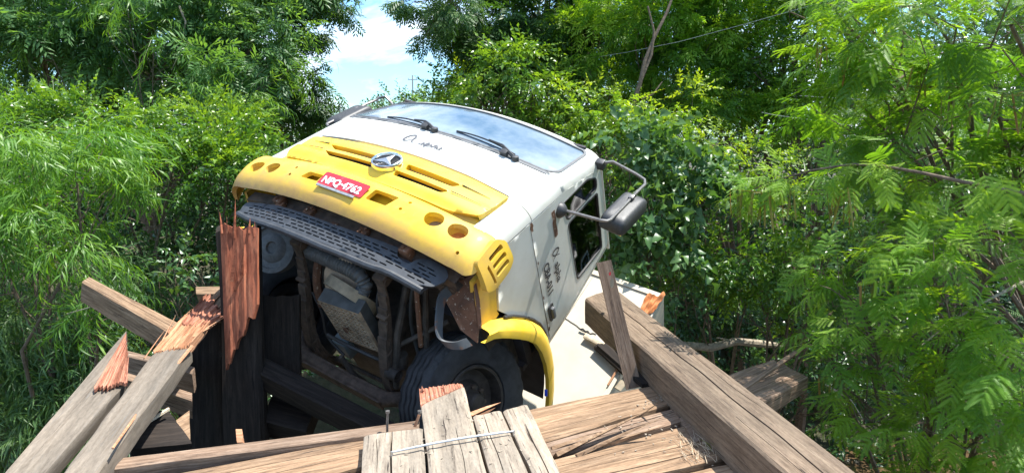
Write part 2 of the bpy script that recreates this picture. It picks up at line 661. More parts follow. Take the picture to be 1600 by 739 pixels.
def alpha_mark(fm, org, right, upv, size, mat, parent, off, sgn=1, w=.10):
    """the looped alpha of the company mark, drawn as one ribbon"""
    key = [(1.0, 1.02), (.74, .58), (.52, .22), (.30, .04), (.10, .12), (.02, .45), (.10, .80), (.32, .97), (.52, .80), (.68, .40), (.82, .10), (1.06, .0)]
    pts = []
    n = len(key)
    for i in range(n - 1):
        p0, p1, p2, p3 = (Vector(key[max(0, min(n - 1, k))]) for k in (i - 1, i, i + 1, i + 2))
        for q in range(5):
            t_ = q / 5
            pts.append(.5 * ((2 * p1) + (p2 - p0) * t_ + (2 * p0 - 5 * p1 + 4 * p2 - p3) * t_ ** 2 + (3 * p1 - p0 - 3 * p2 + p3) * t_ ** 3))
    pts.append(Vector(key[-1]))
    e = 1e-3
    vs = []
    for i, p in enumerate(pts):
        d = (pts[min(i + 1, len(pts) - 1)] - pts[max(i - 1, 0)]).normalized()
        nn = Vector((-d.y, d.x)) * w * (.35 + .65 * math.sin(math.pi * min(1, max(0, i / (len(pts) - 1))))) * .5
        for q in (p + nn, p - nn):
            x, y = q.x * size, q.y * size
            u = org[0] + right[0] * x + upv[0] * y
            v = org[1] + right[1] * x + upv[1] * y
            P0 = Vector(fm(u, v))
            n_ = (Vector(fm(u + e, v)) - P0).cross(Vector(fm(u, v + e)) - P0).normalized() * sgn
            vs.append(P0 + n_ * off)
    return MB().add(vs, [(2 * i, 2 * i + 1, 2 * i + 3, 2 * i + 2) for i in range(len(pts) - 1)]).build('emblem', mat, parent)

# ================================================================ THE LORRY
# own axes: x to its left side (right in the picture), y backwards, z up; nose 50 degrees up, leaning on its left wheel
TM = Matrix(((0.83729141, 0.16552247, 0.52110018, -1.34624273),
             (-0.49967696, 0.61855803, 0.60639006, 5.2085431),
             (-0.22195952, -0.76810694, 0.60062109, -0.39418922),
             (0, 0, 0, 1)))
truck = empty('lorry', mat=TM)
tag(truck, 'white and yellow lorry fallen tail first through the broken wooden bridge, nose in the air', 'lorry')


def Wz(z):
    return lerp_pts(z, [0.6, 1.6, 2.45, 2.6], [1.13, 1.13, 1.09, 1.05])


def FCz(z):
    return lerp_pts(z, [.6, .95, 1.42, 1.8, 2.46, 2.56, 2.64], [1.42, 1.39, 1.27, 1.17, .90, .80, .60])


def plan(s, Fc, W, r, k):
    xs = W - r
    a = abs(s)
    if a <= xs:
        x, y = a, -Fc + k * (a / xs) ** 2
    else:
        an = (a - xs) / r
        if an < math.pi / 2:
            x = xs + r * math.sin(an)
            y = -Fc + k + r * (1 - math.cos(an)) + .25 * r * math.sin(an) * 0
        else:
            x = W
            y = -Fc + k + r + (an - math.pi / 2) * r
    return (x if s >= 0 else -x), y


def FR(s, z):
    kk = lerp_pts(z, [1.8, 2.46], [.10, .13])
    x, y = plan(s, FCz(z), Wz(z), .16, kk)
    return (x, y, z)


def BU(s, z):
    fc = lerp_pts(z, [.58, .60, .64, .70, .78, .88, .94, .98, 1.02], [1.37, 1.405, 1.44, 1.465, 1.475, 1.465, 1.44, 1.40, 1.33])
    x, y = plan(s, fc, 1.21, .22, .13)
    return (x, y, z)


def SL(y, z):
    return (Wz(z), y, z)


def SRr(y, z):
    return (-Wz(z), y, z)


def ycor(z):
    return -FCz(z) + lerp_pts(z, [1.8, 2.46], [.10, .13]) + .16


SE = 0.97 + .16 * math.pi / 2       # s where the corner ends
# --- corner panels (white), hood lid, grille panel
for sg in (-1, 1):
    sc = .955 if sg > 0 else .90
    lo = [(sc, .93), (SE - .004, .93), (SE - .004, 1.36), (sc, 1.36)]
    patch('corner_panel', [(sg * a, c) for a, c in lo][::sg], [], FR, 'paint_white', truck, .03, .05)
    hi = [(sc, 1.368), (SE - .004, 1.368), (SE - .004, 1.795), (sc + .0, 1.785)]
    patch('corner_panel', [(sg * a, c) for a, c in hi][::sg], [], FR, 'paint_white', truck, .03, .05)
hood = patch('hood_lid', rounded([(-.945, 1.40), (-.5, 1.418), (.05, 1.425), (.6, 1.418), (.992, 1.385), (1.012, 1.70), (.985, 1.782), (-.945, 1.782), (-.965, 1.6)], .03), [], FR,
             'paint_white', truck, .03, .05, off=.004)
alpha_mark(FR, (-.160, 1.56), (1, .02), (.15, 1), .115, 'ink_grey', truck, .010, w=.15)
write('lettering', 'alpha', .085, FR, (.0, 1.568), (1, 0.03), (.1, 1), 'ink_grey', truck, .010, shear=.2, xs=1.2, bold=.0015)

GX = .05
slots = []
for x0, x1, z0, z1, lean in ((-.60, -.055, 1.185, 1.245, .10), (-.53, .0, 1.07, 1.13, .10)):
    slots.append([(x0 + lean, z0), (x1, z0), (x1 - .0, z1), (x0, z1 - .003)])
for x0, x1, z0, z1, lean in ((.185, .655, 1.195, 1.258, -.0), (.185, .650, 1.075, 1.135, -.0)):
    slots.append([(x0 + .02, z0), (x1 - .04, z0 + .012), (x1, z1), (x0, z1)])


def GR(s, z):
    """yellow grille panel: ribs run across it"""
    x, y, zz = FR(s, z)
    a = abs(s - GX)
    pad = lerp_pts(z, [1.0, 1.05, 1.33, 1.38], [0.0, .03, .03, .0])
    fade = lerp_pts(a, [.62, .90], [1, .0]) if a > .62 else 1
    step = .028 * (1 if z < 1.155 else 0) * lerp_pts(a, [.5, .93], [1, .15])
    rib = .010 * math.exp(-((z - 1.26) / .012) ** 2) + .010 * math.exp(-((z - 1.14) / .012) ** 2)
    return (x, y - pad - .018 * lerp_pts(z, [1.145, 1.165], [1, 0]) - rib * fade * .8, zz)


patch('grille_panel', rounded([(-.91, 1.325), (-.45, 1.385), (.14, 1.40), (.66, 1.395), (.975, 1.368), (.965, 1.05), (.73, .985), (.16, .975), (-.33, .965), (-.86, .985)], .035),
      [rounded(s_, .02, 3) for s_ in slots], GR, 'paint_yellow', truck, .05, .028, off=.004)


def lattice(fm, x0, x1, z0, z1, pitch, w, name, mat):
    mb = MB()

    def seg(a, b2):
        P, Q = Vector(fm(*a)), Vector(fm(*b2))
        mb.tube([P, Q], w, 4, False)
    x = x0 - (z1 - z0)
    while x < x1:
        for dr in (1, -1):
            a = [x, z0] if dr > 0 else [x + (z1 - z0), z0]
            e = [x + (z1 - z0), z1] if dr > 0 else [x, z1]
            lo, hi = max(min(a[0], e[0]), x0), min(max(a[0], e[0]), x1)
            if hi - lo > .01:
                def zat(xx):
                    return a[1] + (e[1] - a[1]) * (xx - a[0]) / (e[0] - a[0])
                seg((lo, zat(lo)), (hi, zat(hi)))
        x += pitch
    return mb.build(name, mat, truck)


def GRin(s, z):
    x, y, zz = FR(s, z)
    return (x, y + .012, zz)


for (x0, x1, z0, z1) in ((-.57, -.06, 1.18, 1.25), (-.50, -.0, 1.065, 1.135), (.19, .65, 1.19, 1.262), (.19, .645, 1.07, 1.138)):
    lattice(GRin, x0, x1, z0, z1, .024, .0038, 'grille_mesh', 'radiator_tan')
    patch('grille_backing', [(x0, z0), (x1, z0), (x1, z1), (x0, z1)], [], FR, 'cabin_dark', truck, 0, .08, off=-.07)
# thin creases running outward from the slots
for (a, z0, b2, z1) in ((-.62, 1.248, -.80, 1.252), (-.56, 1.135, -.80, 1.14), (.67, 1.258, .90, 1.252), (.67, 1.137, .91, 1.142)):
    mb = MB()
    pts = [Vector(GR(a + (b2 - a) * q / 6, z0 + (z1 - z0) * q / 6)) + Vector((0, -.009, 0)) for q in range(7)]
    mb.tube(pts, [.004, .0035, .003, .003, .0025, .002, .0015], 5)
    mb.build('crease_line', 'gasket', truck)

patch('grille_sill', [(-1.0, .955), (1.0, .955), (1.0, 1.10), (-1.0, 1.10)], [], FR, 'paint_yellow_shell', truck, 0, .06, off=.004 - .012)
# star badge
bc = Vector(GR(.075, 1.178)) + Vector((0, -.052, -.004))
nrm_b = Vector((0.0, -.965, .262)).normalized()
mb = MB()
mb.lathe([(-.06, .108), (-.03, .116), (.0, .118), (.015, .112), (.018, .105), (.012, .099), (-.0, .096)], bc, nrm_b, 48)
badge = mb.build('badge_ring', 'chrome', truck, True)
mb = MB()
mb.lathe([(-.006, .001), (-.006, .100)], bc, nrm_b, 40)
mb.build('badge_disc', 'metal_dark', badge)
upb = (Vector((0, 0, 1)) - nrm_b * nrm_b.z).normalized()
rtb = Vector((1, 0, 0))
mb = MB()
for k in range(3):
    an = math.pi / 2 + k * 2 * math.pi / 3
    d = rtb * math.cos(an) + upb * math.sin(an)
    side = nrm_b.cross(d).normalized()
    tip = bc + d * .102 + nrm_b * .006
    hub = bc + nrm_b * .028
    q0 = bc + (d * .5 + side * .866) * .025 + nrm_b * .004
    q1 = bc + (d * .5 - side * .866) * .025 + nrm_b * .004
    mb.add([tip, hub, q0, q1], [(0, 1, 2), (0, 3, 1), (0, 2, 3), (1, 3, 2)])
mb.build('badge_star', 'star_silver', badge)
lines = MB()
for k in range(-9, 10):
    z_ = k * .0100
    L_ = math.sqrt(max(0, .094 ** 2 - z_ ** 2))
    lines.tube([bc + upb * z_ - rtb * L_ - nrm_b * .003, bc + upb * z_ + rtb * L_ - nrm_b * .003], .0022, 4)
lines.build('badge_mesh', 'metal_tube', badge)

# --- bumper shell
lamp = [(-.955, .785), (-.765, .795), (.745, .848), (.928, .850)]
holes = [circle(a, c, .072 if a < 0 else .066, .056 if a < 0 else .066, 28) for a, c in lamp]
vl = rounded([(-.40, .765), (-.225, .765), (-.225, .835), (-.37, .835)], .012, 3)
vr = rounded([(.235, .765), (.405, .775), (.435, .885), (.24, .872)], .012, 3)
scr = [circle(a, c, .013, .013, 10) for a, c in ((.525, .885), (.508, .803), (-.53, .842), (-.52, .762), (1.02, .705), (-.5, .655), (-.9, .66), (.3, .65), (.62, .665), (-.15, .645))]
sE = .99 + .22 * math.pi / 2 + .03
bout = [(-sE + .03, .60), (-.9, .603), (-.4, .606), (.1, .608), (.6, .61), (1.0, .612), (1.12, .61), (1.19, .66), (1.20, .84), (1.18, .93), (1.12, .975), (.9, .972), (.5, .97), (0, .968),
        (-.5, .965), (-.9, .965), (-sE + .18, .94), (-sE + .02, .82)]
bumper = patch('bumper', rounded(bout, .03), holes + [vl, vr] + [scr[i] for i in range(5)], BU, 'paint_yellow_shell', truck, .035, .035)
for a, c in lamp:       # empty lamp bowls
    mb = MB()
    P = Vector(BU(a, c))
    P2 = Vector(BU(a + .01, c))
    tn = (P2 - P).normalized()
    n_ = tn.cross(Vector((0, 0, 1))).normalized()
    rr = .074
    mb.lathe([(.0, rr + .004), (-.05, rr - .006), (-.075, rr * .75)], P - n_ * .03, n_, 28)
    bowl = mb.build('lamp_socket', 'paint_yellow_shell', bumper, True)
    mb = MB()
    mb.lathe([(-.072, .0005), (-.066, rr * .45), (-.072, rr * .80)], P - n_ * .03, n_, 24)
    mb.build('lamp_lens', 'cover_tan' if 0 < a < .9 else 'lamp_orange', bumper, True)
# stuff seen through the vents
mb = MB()
mb.box((-.46, -1.36, .70), (.50, -1.30, .93))
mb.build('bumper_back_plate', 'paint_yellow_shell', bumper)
mb = MB()
mb.box((.20, -1.42, .76), (.44, -1.37, .80), bev=.008)
mb.box((-.42, -1.42, .74), (-.2, -1.38, .775), bev=.008)
mb.build('vent_strut', 'wood_raw_pink', bumper)
# louvred end piece


def EP(u, v):
    """bumper end piece, u along, v up"""
    return (1.155 + .075 * math.sin(min(1, max(0, (u + .20) / .30)) * 1.5), -1.30 + (u + .2) * .78 - .0 * v, .70 + v * 1.0 - .10 * (u))


lv = []
for k in range(3):
    u0 = -.145 + k * .070
    lv.append(rounded([(u0, .055 + .02), (u0 + .045, .060 + .02), (u0 + .048, .225), (u0 + .004, .220)], .018, 4))
lv.append(rounded([(-.10, .030), (.06, .036), (.075, .058), (-.11, .052)], .008, 3))
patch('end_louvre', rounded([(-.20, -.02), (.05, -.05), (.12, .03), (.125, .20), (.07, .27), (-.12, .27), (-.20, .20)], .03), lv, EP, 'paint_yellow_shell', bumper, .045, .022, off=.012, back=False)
patch('louvre_backing', [(-.17, .01), (.09, .01), (.09, .24), (-.17, .24)], [], EP, 'metal_rust', bumper, 0, .05, off=-.045)
# bumper beam behind, rusty, seen under the shell
mb = MB()
for k in range(24):
    pass
prof = []
N_ = 26
for k in range(N_ + 1):
    x = -1.02 + 2.04 * k / N_
    y = -1.27 + .13 * (x / 1.02) ** 2
    prof.append((x, y))
for k in range(N_):
    (xa, ya), (xb, yb) = prof[k], prof[k + 1]
    mb.add([(xa, ya, .60), (xb, yb, .60), (xb, yb, .69), (xa, ya, .69), (xa, ya + .09, .60), (xb, yb + .09, .60), (xb, yb + .09, .69), (xa, ya + .09, .69)],
           [(0, 1, 2, 3), (0, 4, 5, 1), (3, 2, 6, 7), (5, 4, 7, 6)])
mb.build('bumper_beam', 'metal_rail', truck)
for x in (-.62, -.30, .22, .60):
    mb = MB()
    mb.box((x, -1.30, .585), (x + .08, -1.20, .655), bev=.01)
    mb.tube([(x + .03, -1.30, .61), (x + .03, -1.315, .61)], .012, 8)
    mb.tube([(x + .06, -1.30, .64), (x + .06, -1.315, .64)], .012, 8)
    mb.build('bumper_bracket', 'metal_rust', truck)
# number plate, bent strip under it
mb = MB()


def PL(u, v):
    x, y, z = BU(u, .81)
    return (u, -1.484 + .03 * (u * 2) ** 2 - .10 * (v - .81), v)


plate = patch('number_plate', rounded([(-.213, .748), (.205, .752), (.213, .866), (-.205, .862)], .014), [], PL, 'plate_red', truck, .004, .05, back=True)
write('plate_lettering', 'NPQ\u00b74762', .080, PL, (-.185, .768), (1, .008), (.0, 1), 'plate_white', plate, .003, bold=.0028, space=1.05, xs=.98)
mb = MB()
mb.box((-.19, -1.487, .722), (.165, -1.474, .742), bev=.003)
mb.build('plate_lamp_strip', 'metal_steel', truck)

# --- windscreen, gasket, surround
WB, WT = 1.825, 2.405
ws = rounded([(-1.00, WB), (0, WB - .012), (1.00, WB), (1.055, WB + .08), (1.02, WT), (0, WT + .02), (-1.02, WT), (-1.055, WB + .08)], .07, 6)
ws_in = rounded([(-.985, WB + .018), (0, WB + .006), (.985, WB + .018), (1.035, WB + .09), (1.00, WT - .018), (0, WT + .002), (-1.00, WT - .018), (-1.035, WB + .09)], .06, 6)
patch('windscreen', ws_in, [], FR, 'glass_windscreen', truck, .006, .08, off=-.004)
patch('windscreen_gasket', ws, [ws_in], FR, 'plastic_grey', truck, .02, .04, off=.007)
sur = [(-SE, 1.79), (0, 1.775), (SE, 1.79), (SE, 2.47), (SE - .03, 2.50), (0, 2.50), (-SE + .03, 2.50), (-SE, 2.47)]
patch('windscreen_frame', sur, [ws], FR, 'paint_white', truck, .02, .05)
cowl = [(-.99, 1.786), (0, 1.784), (1.0, 1.79), (1.02, 1.822), (0, 1.808), (-1.0, 1.82)]
patch('cowl_strip', cowl, [], FR, 'plastic_grey', truck, .01, .05, off=.006)
# a roof
mb = MB()
rows = []
NR = 13
for i in range(9):
    t_ = i / 8
    z = 2.50 + .10 * math.sin(t_ * math.pi / 2)
    y0 = -.84 + t_ * .10
    row = []
    for j in range(NR):
        sgn_ = -1 + 2 * j / (NR - 1)
        w_ = 1.07 - .10 * t_ ** 2
        x = w_ * sgn_
        y = -.845 + .29 * abs(sgn_) ** 3 + .28 * t_ ** 1.5
        row.append((x, y, z - .03 * abs(sgn_) ** 4))
    rows.append(row)
vs = [p for r_ in rows for p in r_]
fs = [(i * NR + j, i * NR + j + 1, (i + 1) * NR + j + 1, (i + 1) * NR + j) for i in range(8) for j in range(NR - 1)]
mb.add(vs, fs)
last = rows[-1]
mb.add(last + [(p[0], .43, p[2] - .02) for p in last], [(j, j + 1, NR + j + 1, NR + j) for j in range(NR - 1)])
for sg in (0, NR - 1):
    col_ = [r_[sg] for r_ in rows] + [(last[sg][0], .43, last[sg][2] - .02)]
    sgx = 1 if sg else -1
    mb.add(col_ + [(sgx * 1.085, p[1], 2.44) for p in col_], [(k, k + 1, len(col_) + k + 1, len(col_) + k) for k in range(len(col_) - 1)])
mb.build('roof', 'paint_white', truck, True, sharp=60)
# --- sides
for sg, SM, sgn_ in ((1, SL, 1), (-1, SRr, -1)):
    qz = [(-.80, 1.765), (-.60, 1.815), (-.455, 2.33), (-.49, 2.345), (-.60, 2.335), (-.72, 2.15), (-.80, 1.95)]
    qw = rounded([(-.815, 1.77), (-.595, 1.80), (-.455, 2.345), (-.575, 2.355), (-.70, 2.20)], .05, 5)
    mw = rounded([(-.565, 1.805), (.165, 1.815), (.275, 2.325), (-.425, 2.345)], .05, 5)
    dz = [1.332, 1.6, 1.8, 2.1, 2.42]
    door = [(ycor(z) + .006, z) for z in dz] + [(-.60, 2.45), (.33, 2.44), (.335, 1.282), (.20, 1.277)]
    d_ = patch('door', door, [qw, mw], SM, 'paint_white', truck, .025, .06, sgn=sgn_)
    for hole, nm in ((qw, 'quarter_window'), (mw, 'door_window')):
        inner = []
        cx = sum(p[0] for p in hole) / len(hole)
        cy = sum(p[1] for p in hole) / len(hole)
        for p in hole:
            d = Vector((p[0] - cx, p[1] - cy))
            inner.append((cx + d.x * (1 - .02 / d.length), cy + d.y * (1 - .02 / d.length)))
        fr_ = patch('window_frame', hole, [inner], SM, 'gasket', d_, .02, .04, sgn=sgn_, off=.004)
        patch(nm, inner, [], SM, 'glass_quarter' if nm == 'quarter_window' else 'glass_door', d_, .004, .2, sgn=sgn_, off=-.012)
    low = [(ycor(.955) + .006, .955), (-1.03, .905), (-.66, .80), (-.50, .885), (-.33, 1.01), (-.20, 1.10), (-.04, 1.17), (.124, 1.215), (.35, 1.225), (.35, 1.275), (.18, 1.272), (ycor(1.325) + .006, 1.328)]
    lp_ = patch('side_panel', low, [], SM, 'paint_white', truck, .025, .06, sgn=sgn_, off=.002)
    strip = [(-1.11, .93), (-1.03, .897), (-.665, .79), (-.62, .80), (-.60, .70), (-.72, .60), (-.90, .60), (-1.13, .66)]
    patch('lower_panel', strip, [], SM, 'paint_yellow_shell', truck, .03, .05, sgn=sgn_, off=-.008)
    # rear corner pillar
    mb = MB()
    ring = []
    for z in np.linspace(1.22, 2.46, 8):
        W_ = Wz(z)
        ring.append([(sg * (W_ - .0), .338, z), (sg * (W_ - .005), .38, z), (sg * (W_ - .035), .42, z), (sg * (W_ - .09), .44, z)])
    for i in range(7):
        a, b2 = ring[i], ring[i + 1]
        mb.add(a + b2, [(j, j + 1, 5 + j, 4 + j) for j in range(3)])
    mb.build('rear_pillar', 'paint_white', truck, True, sharp=70)
    # rain gutter
    mb = MB()
    mb.tube([SM(ycor(z) + .02 + .02 * 0, z) for z in (2.43, 2.445)] + [SM(y, 2.452) for y in (-.55, -.3, 0, .3, .42)], .009, 6)
    mb.build('rain_gutter', 'paint_white', truck, True)
    # fender arch: root on the body, lip outboard
    root_ = [(-.73, .59), (-.66, .71), (-.57, .80), (-.48, .885), (-.33, .995), (-.19, 1.085), (-.03, 1.16), (.14, 1.20), (.35, 1.205), (.55, 1.185), (.80, 1.12), (.98, 1.05)]
    lip_ = [(-.80, .54), (-.73, .63), (-.64, .705), (-.55, .77), (-.42, .86), (-.27, .955), (-.12, 1.03), (.05, 1.07), (.25, 1.085), (.45, 1.07), (.68, 1.02), (.86, .95)]
    mb = MB()
    rowsf = []
    K = 5
    for (ra, rz), (la, lz) in zip(root_, lip_):
        row = []
        for q in range(K + 1):
            f_ = q / K
            bul = math.sin(f_ * math.pi / 2)
            row.append((sg * (1.12 + .135 * bul), ra + (la - ra) * (1 - math.cos(f_ * math.pi / 2)), rz + (lz - .022 - rz) * (1 - math.cos(f_ * math.pi / 2))))
        ix, iy, iz = row[-1]
        row.append((ix - sg * .002, iy + .026, iz - .045))
        row.append((ix - sg * .035, iy + .028, iz - .048))
        rowsf.append(row)
    n_ = K + 3
    vs = [p for r_ in rowsf for p in r_]
    fs = [(i * n_ + j, i * n_ + j + 1, (i + 1) * n_ + j + 1, (i + 1) * n_ + j) for i in range(len(rowsf) - 1) for j in range(n_ - 1)]
    mb.add(vs, fs)
    fe = mb.build('mudguard', 'paint_yellow', truck, True, sharp=50)
    mb = MB()
    mb.tube([(sg * 1.15, a - .01, c + .012) for a, c in root_[2:9]], .012, 6)
    mb.build('mudguard_seal', 'gasket', fe, True)
    # wheel housing behind the arch
    mb = MB()
    for i in range(len(root_) - 1):
        (a, c), (a2, c2) = root_[i], root_[i + 1]
        mb.add([(sg * 1.10, a, c - .01), (sg * 1.10, a2, c2 - .01), (sg * .72, a2, c2 - .01), (sg * .72, a, c - .01)], [(0, 1, 2, 3)])
    mb.build('wheel_housing', 'cabin_dark', truck)
    if sg > 0:
        # handle
        hp = rounded([(-.035, 1.325), (.145, 1.325), (.155, 1.40), (-.045, 1.40)], .025, 4)
        patch('door_handle_dish', hp, [], SM, 'plastic_black', d_, .012, .05, sgn=sgn_, off=.010)
        mb = MB()
        mb.box((1.135, -.01, 1.35), (1.165, .12, 1.385), bev=.008)
        mb.build('door_handle', 'plastic_grey', d_, True)
        # writing, read from front to back
        alpha_mark(SM, (-.525, 1.515), (1, -.03), (.10, 1), .095, 'ink_black', d_, .010, w=.17)
        write('lettering', 'alpha', .10, SM, (-.385, 1.515), (1, -.03), (.08, 1), 'ink_black', d_, .012, xs=1.05, bold=.003)
        write('lettering', 'CBA-011', .105, SM, (-.515, 1.375), (1, -.035), (.08, 1), 'ink_black', d_, .012, xs=.93, bold=.004)
        st = [(-.885, 1.60), (-.80, 1.607), (-.78, 1.596), (-.64, 1.59), (-.615, 1.60), (-.615, 1.635), (-.66, 1.642), (-.74, 1.638), (-.76, 1.645), (-.875, 1.648)]
        patch('torn_sticker', st, [], SM, 'metal_rust', d_, .001, .05, off=.006)
        for (u, v, r_) in ((-.98, 1.345, .028), (-.60, 1.332, .010), (-.2, 1.31, .012), (.2, 1.295, .014), (-.83, 1.755, .012)):
            patch('rust_spot', [(u + r_ * (1 + .4 * math.sin(3.1 * k + u * 9)) * math.cos(k * .5236) * 1.8, v + r_ * (1 + .3 * math.sin(2.3 * k)) * math.sin(k * .5236) * .7) for k in range(12)], [], SM, 'metal_rust', d_, 0, .05, off=.0026)
        # body line along the door foot, brown with dirt
        mb = MB()
        mb.tube([SM(-1.0 + .1 * k, 1.330 - .0042 * k) for k in range(14)], .0035, 5)
        mb.build('door_seam', 'metal_rail', d_, True)
        # mirror-arm foot
        mb = MB()
        mb.lathe([(0, .062), (.02, .058), (.05, .03), (.06, .0)], (1.13, -.80, 1.72), (1, 0, 0), 14)
        mb.build('mirror_foot', 'plastic_black', truck, True)
        mb = MB()
        mb.box((1.075, -.72, 2.38), (1.15, -.64, 2.44), bev=.012)
        mb.build('mirror_foot', 'plastic_black', truck, True)
    else:
        mb = MB()
        mb.lathe([(0, .062), (.02, .058), (.05, .03), (.06, .0)], (-1.13, -.80, 1.72), (-1, 0, 0), 14)
        mb.build('mirror_foot', 'plastic_black', truck, True)

# cab inside: floor, back wall, inner door skins, seats, dash, wheel
mb = MB()
mb.box((-1.05, .36, .95), (1.05, .42, 2.40))
mb.box((-.90, .36, 2.40), (.90, .42, 2.52))
mb.box((-1.07, -1.05, 1.0), (1.07, .38, 1.08))
mb.box((-.97, -.80, 2.43), (.97, .36, 2.45))
mb.box((-1.06, -1.02, 1.05), (1.06, -.99, 1.62))
mb.build('cabin_lining', 'cabin_dark', truck)
mb = MB()
mb.box((-1.0, -1.0, 1.55), (1.0, -.72, 1.72), bev=.05)
mb.build('dashboard', 'plastic_black', truck, True)
for x in (-.62, .55):
    mb = MB()
    mb.box((x - .25, -.25, 1.25), (x + .25, .25, 1.45), bev=.05)
    mb.box((x - .24, .15, 1.42), (x + .24, .30, 2.05), bev=.05)
    mb.build('seat', 'cabin_dark', truck, True)
mb = MB()
ringp = [(.55 + .21 * math.cos(2 * math.pi * k / 24), -.55 + .12 * math.sin(2 * math.pi * k / 24), 1.78 + .17 * math.sin(2 * math.pi * k / 24)) for k in range(25)]
mb.tube(ringp, .014, 6, False)
mb.tube([(.55, -.75, 1.62), (.55, -.55, 1.78)], .03, 8)
mb.tube([ringp[0], ringp[12]], .012, 6)
mb.build('steering_wheel', 'plastic_black', truck, True)

# wipers
for (px0, tip, arm0, arm1) in (((-.0, 1.80), (-.62, 1.855), (-.02, 1.80), (-.30, 1.875)), ((.745, 1.80), (.12, 1.905), (.74, 1.795), (.43, 1.90))):
    mb = MB()

    def on(p, o_):
        P = Vector(FR(p[0], p[1]))
        return P + Vector((0, -.93, .36)) * o_
    mb.tube([on(arm0, .015), on(((arm0[0] * .75 + arm1[0] * .25), arm0[1] + .015), .045), on(((arm0[0] + arm1[0]) / 2, (arm0[1] + arm1[1]) / 2 + .008), .05), on(arm1, .028)], [.016, .014, .010, .008], 6)
    mb.lathe([(0, .03), (.035, .026), (.04, 0)], on(arm0, .0), (0, -.93, .36), 12)
    mb.box((-.03, -.02, -.02), (.03, .02, .03), at=on((arm0[0] - .10, arm0[1]), .025), bev=.006)
    wi = mb.build('wiper_arm', 'plastic_black', truck, True)
    mb = MB()
    a0 = (arm1[0] - .32, arm1[1] + .03 - .02)
    a1 = (arm1[0] + .26, arm1[1] - .035)
    pts_ = [on((a0[0] + (a1[0] - a0[0]) * q / 8, a0[1] + (a1[1] - a0[1]) * q / 8 + .012 * math.sin(q / 8 * math.pi)), .008 + .014 * math.sin(q / 8 * math.pi)) for q in range(9)]
    mb.tube(pts_, .0065, 5)
    pts_ = [on((a0[0] + (a1[0] - a0[0]) * q / 8, a0[1] + (a1[1] - a0[1]) * q / 8 - .004), .004) for q in range(9)]
    mb.tube(pts_, .005, 5)
    mb.build('wiper_blade', 'plastic_black', wi, True)

# mirrors
def spow(a, e):
    return math.copysign(abs(a) ** e, a)


for sg in (1, -1):
    mb = MB()
    XX = 1.50 if sg > 0 else 1.37
    dy = 0 if sg > 0 else -.13
    tube_ = [(1.14, -.70, 2.42), (1.20, -.695, 2.46), (XX - .10, -.61 + dy, 2.475), (XX - .025, -.585 + dy, 2.465), (XX, -.58 + dy, 2.42), (XX, -.62 + dy, 2.30), (XX, -.70 + dy, 2.0), (XX, -.75 + dy, 1.82),
             (XX - .01, -.765 + dy, 1.785), (XX - .05, -.775 + dy, 1.765), (1.3, -.79 + dy * .3, 1.745), (1.17, -.80, 1.73)]
    mb.tube([(sg * a, c, e) for a, c, e in tube_], .0125, 8)
    arm = mb.build('mirror_arm', 'metal_tube', truck, True)
    mb = MB()
    mb.box((-.022, -.022, -.02), (.022, .022, .02), at=(sg * XX, -.655 + dy, 2.17), bev=.006)
    mb.build('arm_clamp', 'metal_tube', arm, True)
    rot = Matrix.Rotation(R(-16), 3, 'X') @ Matrix.Rotation(R(sg * 8), 3, 'Z')
    ctr = Vector((sg * (XX - .01), -.60 if sg > 0 else -.76, 2.05))
    mb = MB()
    NA, NB = 28, 14
    vs = []
    for i in range(NB + 1):
        ph = -math.pi / 2 + math.pi * i / NB
        for j in range(NA):
            th = 2 * math.pi * j / NA
            x = spow(math.cos(ph), .32) * spow(math.cos(th), .28) * .118
            z = spow(math.cos(ph), .32) * spow(math.sin(th), .28) * .245
            y = spow(math.sin(ph), .7) * .075
            vs.append(rot @ Vector((x * (1 + .9 * (y - .07)), y, z * (1 + .5 * (y - .07)))) + ctr)
    mb.add(vs, [(i * NA + j, i * NA + (j + 1) % NA, (i + 1) * NA + (j + 1) % NA, (i + 1) * NA + j) for i in range(NB) for j in range(NA)])
    hs = mb.build('mirror_housing', 'plastic_black', truck, True, sharp=80)
    mb = MB()
    mb.box((-.085, .072, -.19), (.085, .078, .19), rot=rot, at=ctr)
    mb.build('mirror_glass', 'chrome', hs)

# --- step bumper with slots
def ST(x, z):
    return (x, -1.33 + .14 * (x / 1.0) ** 2, z)


so_ = [(-.895, .50), (-.884, .536), (-.532, .566), (-.262, .566), (.043, .567), (.357, .589), (.472, .602), (.589, .613), (.60, .575), (.625, .548), (.68, .538), (.722, .545), (.745, .602), (.80, .636), (.864, .645),
       (.94, .642), (.984, .60), (.985, .55), (.945, .481), (.856, .440), (.62, .44), (.488, .42), (.065, .40), (-.304, .40), (-.732, .40), (-.86, .42)]
slots_ = []
for row in range(5):
    z = .425 + row * .0275
    x = -.80 + (row % 2) * .03
    while x < .88:
        top = np.interp(x, [-.88, -.5, 0, .36, .59, .62, .72, .76, .9], [.53, .56, .56, .58, .59, .53, .53, .60, .63])
        bot = np.interp(x, [-.86, -.7, .1, .5, .62, .86, .95], [.42, .40, .40, .42, .45, .45, .5])
        gap = (-.37 < x < -.32) or (.50 < x < .54)
        zz = z + np.interp(x, [.1, .9], [0, .045])
        if not gap and zz + .02 < top and zz - .012 > bot:
            slots_.append([(x, zz), (x + .055, zz + .001), (x + .055, zz + .0115), (x, zz + .0105)])
        x += .071
step_ = patch('bumper_step', rounded(so_, .015, 3), slots_, ST, 'step_plastic', truck, .018, .035)
mb = MB()       # rolled lower lip
pts_ = [Vector(ST(x, np.interp(x, [-.86, -.7, .1, .5, .62, .86], [.425, .395, .385, .405, .43, .43]))) + Vector((0, .015, -.005)) for x in np.linspace(-.87, .90, 30)]
mb.tube(pts_, .024, 8)
mb.build('step_lip', 'step_plastic', step_, True)
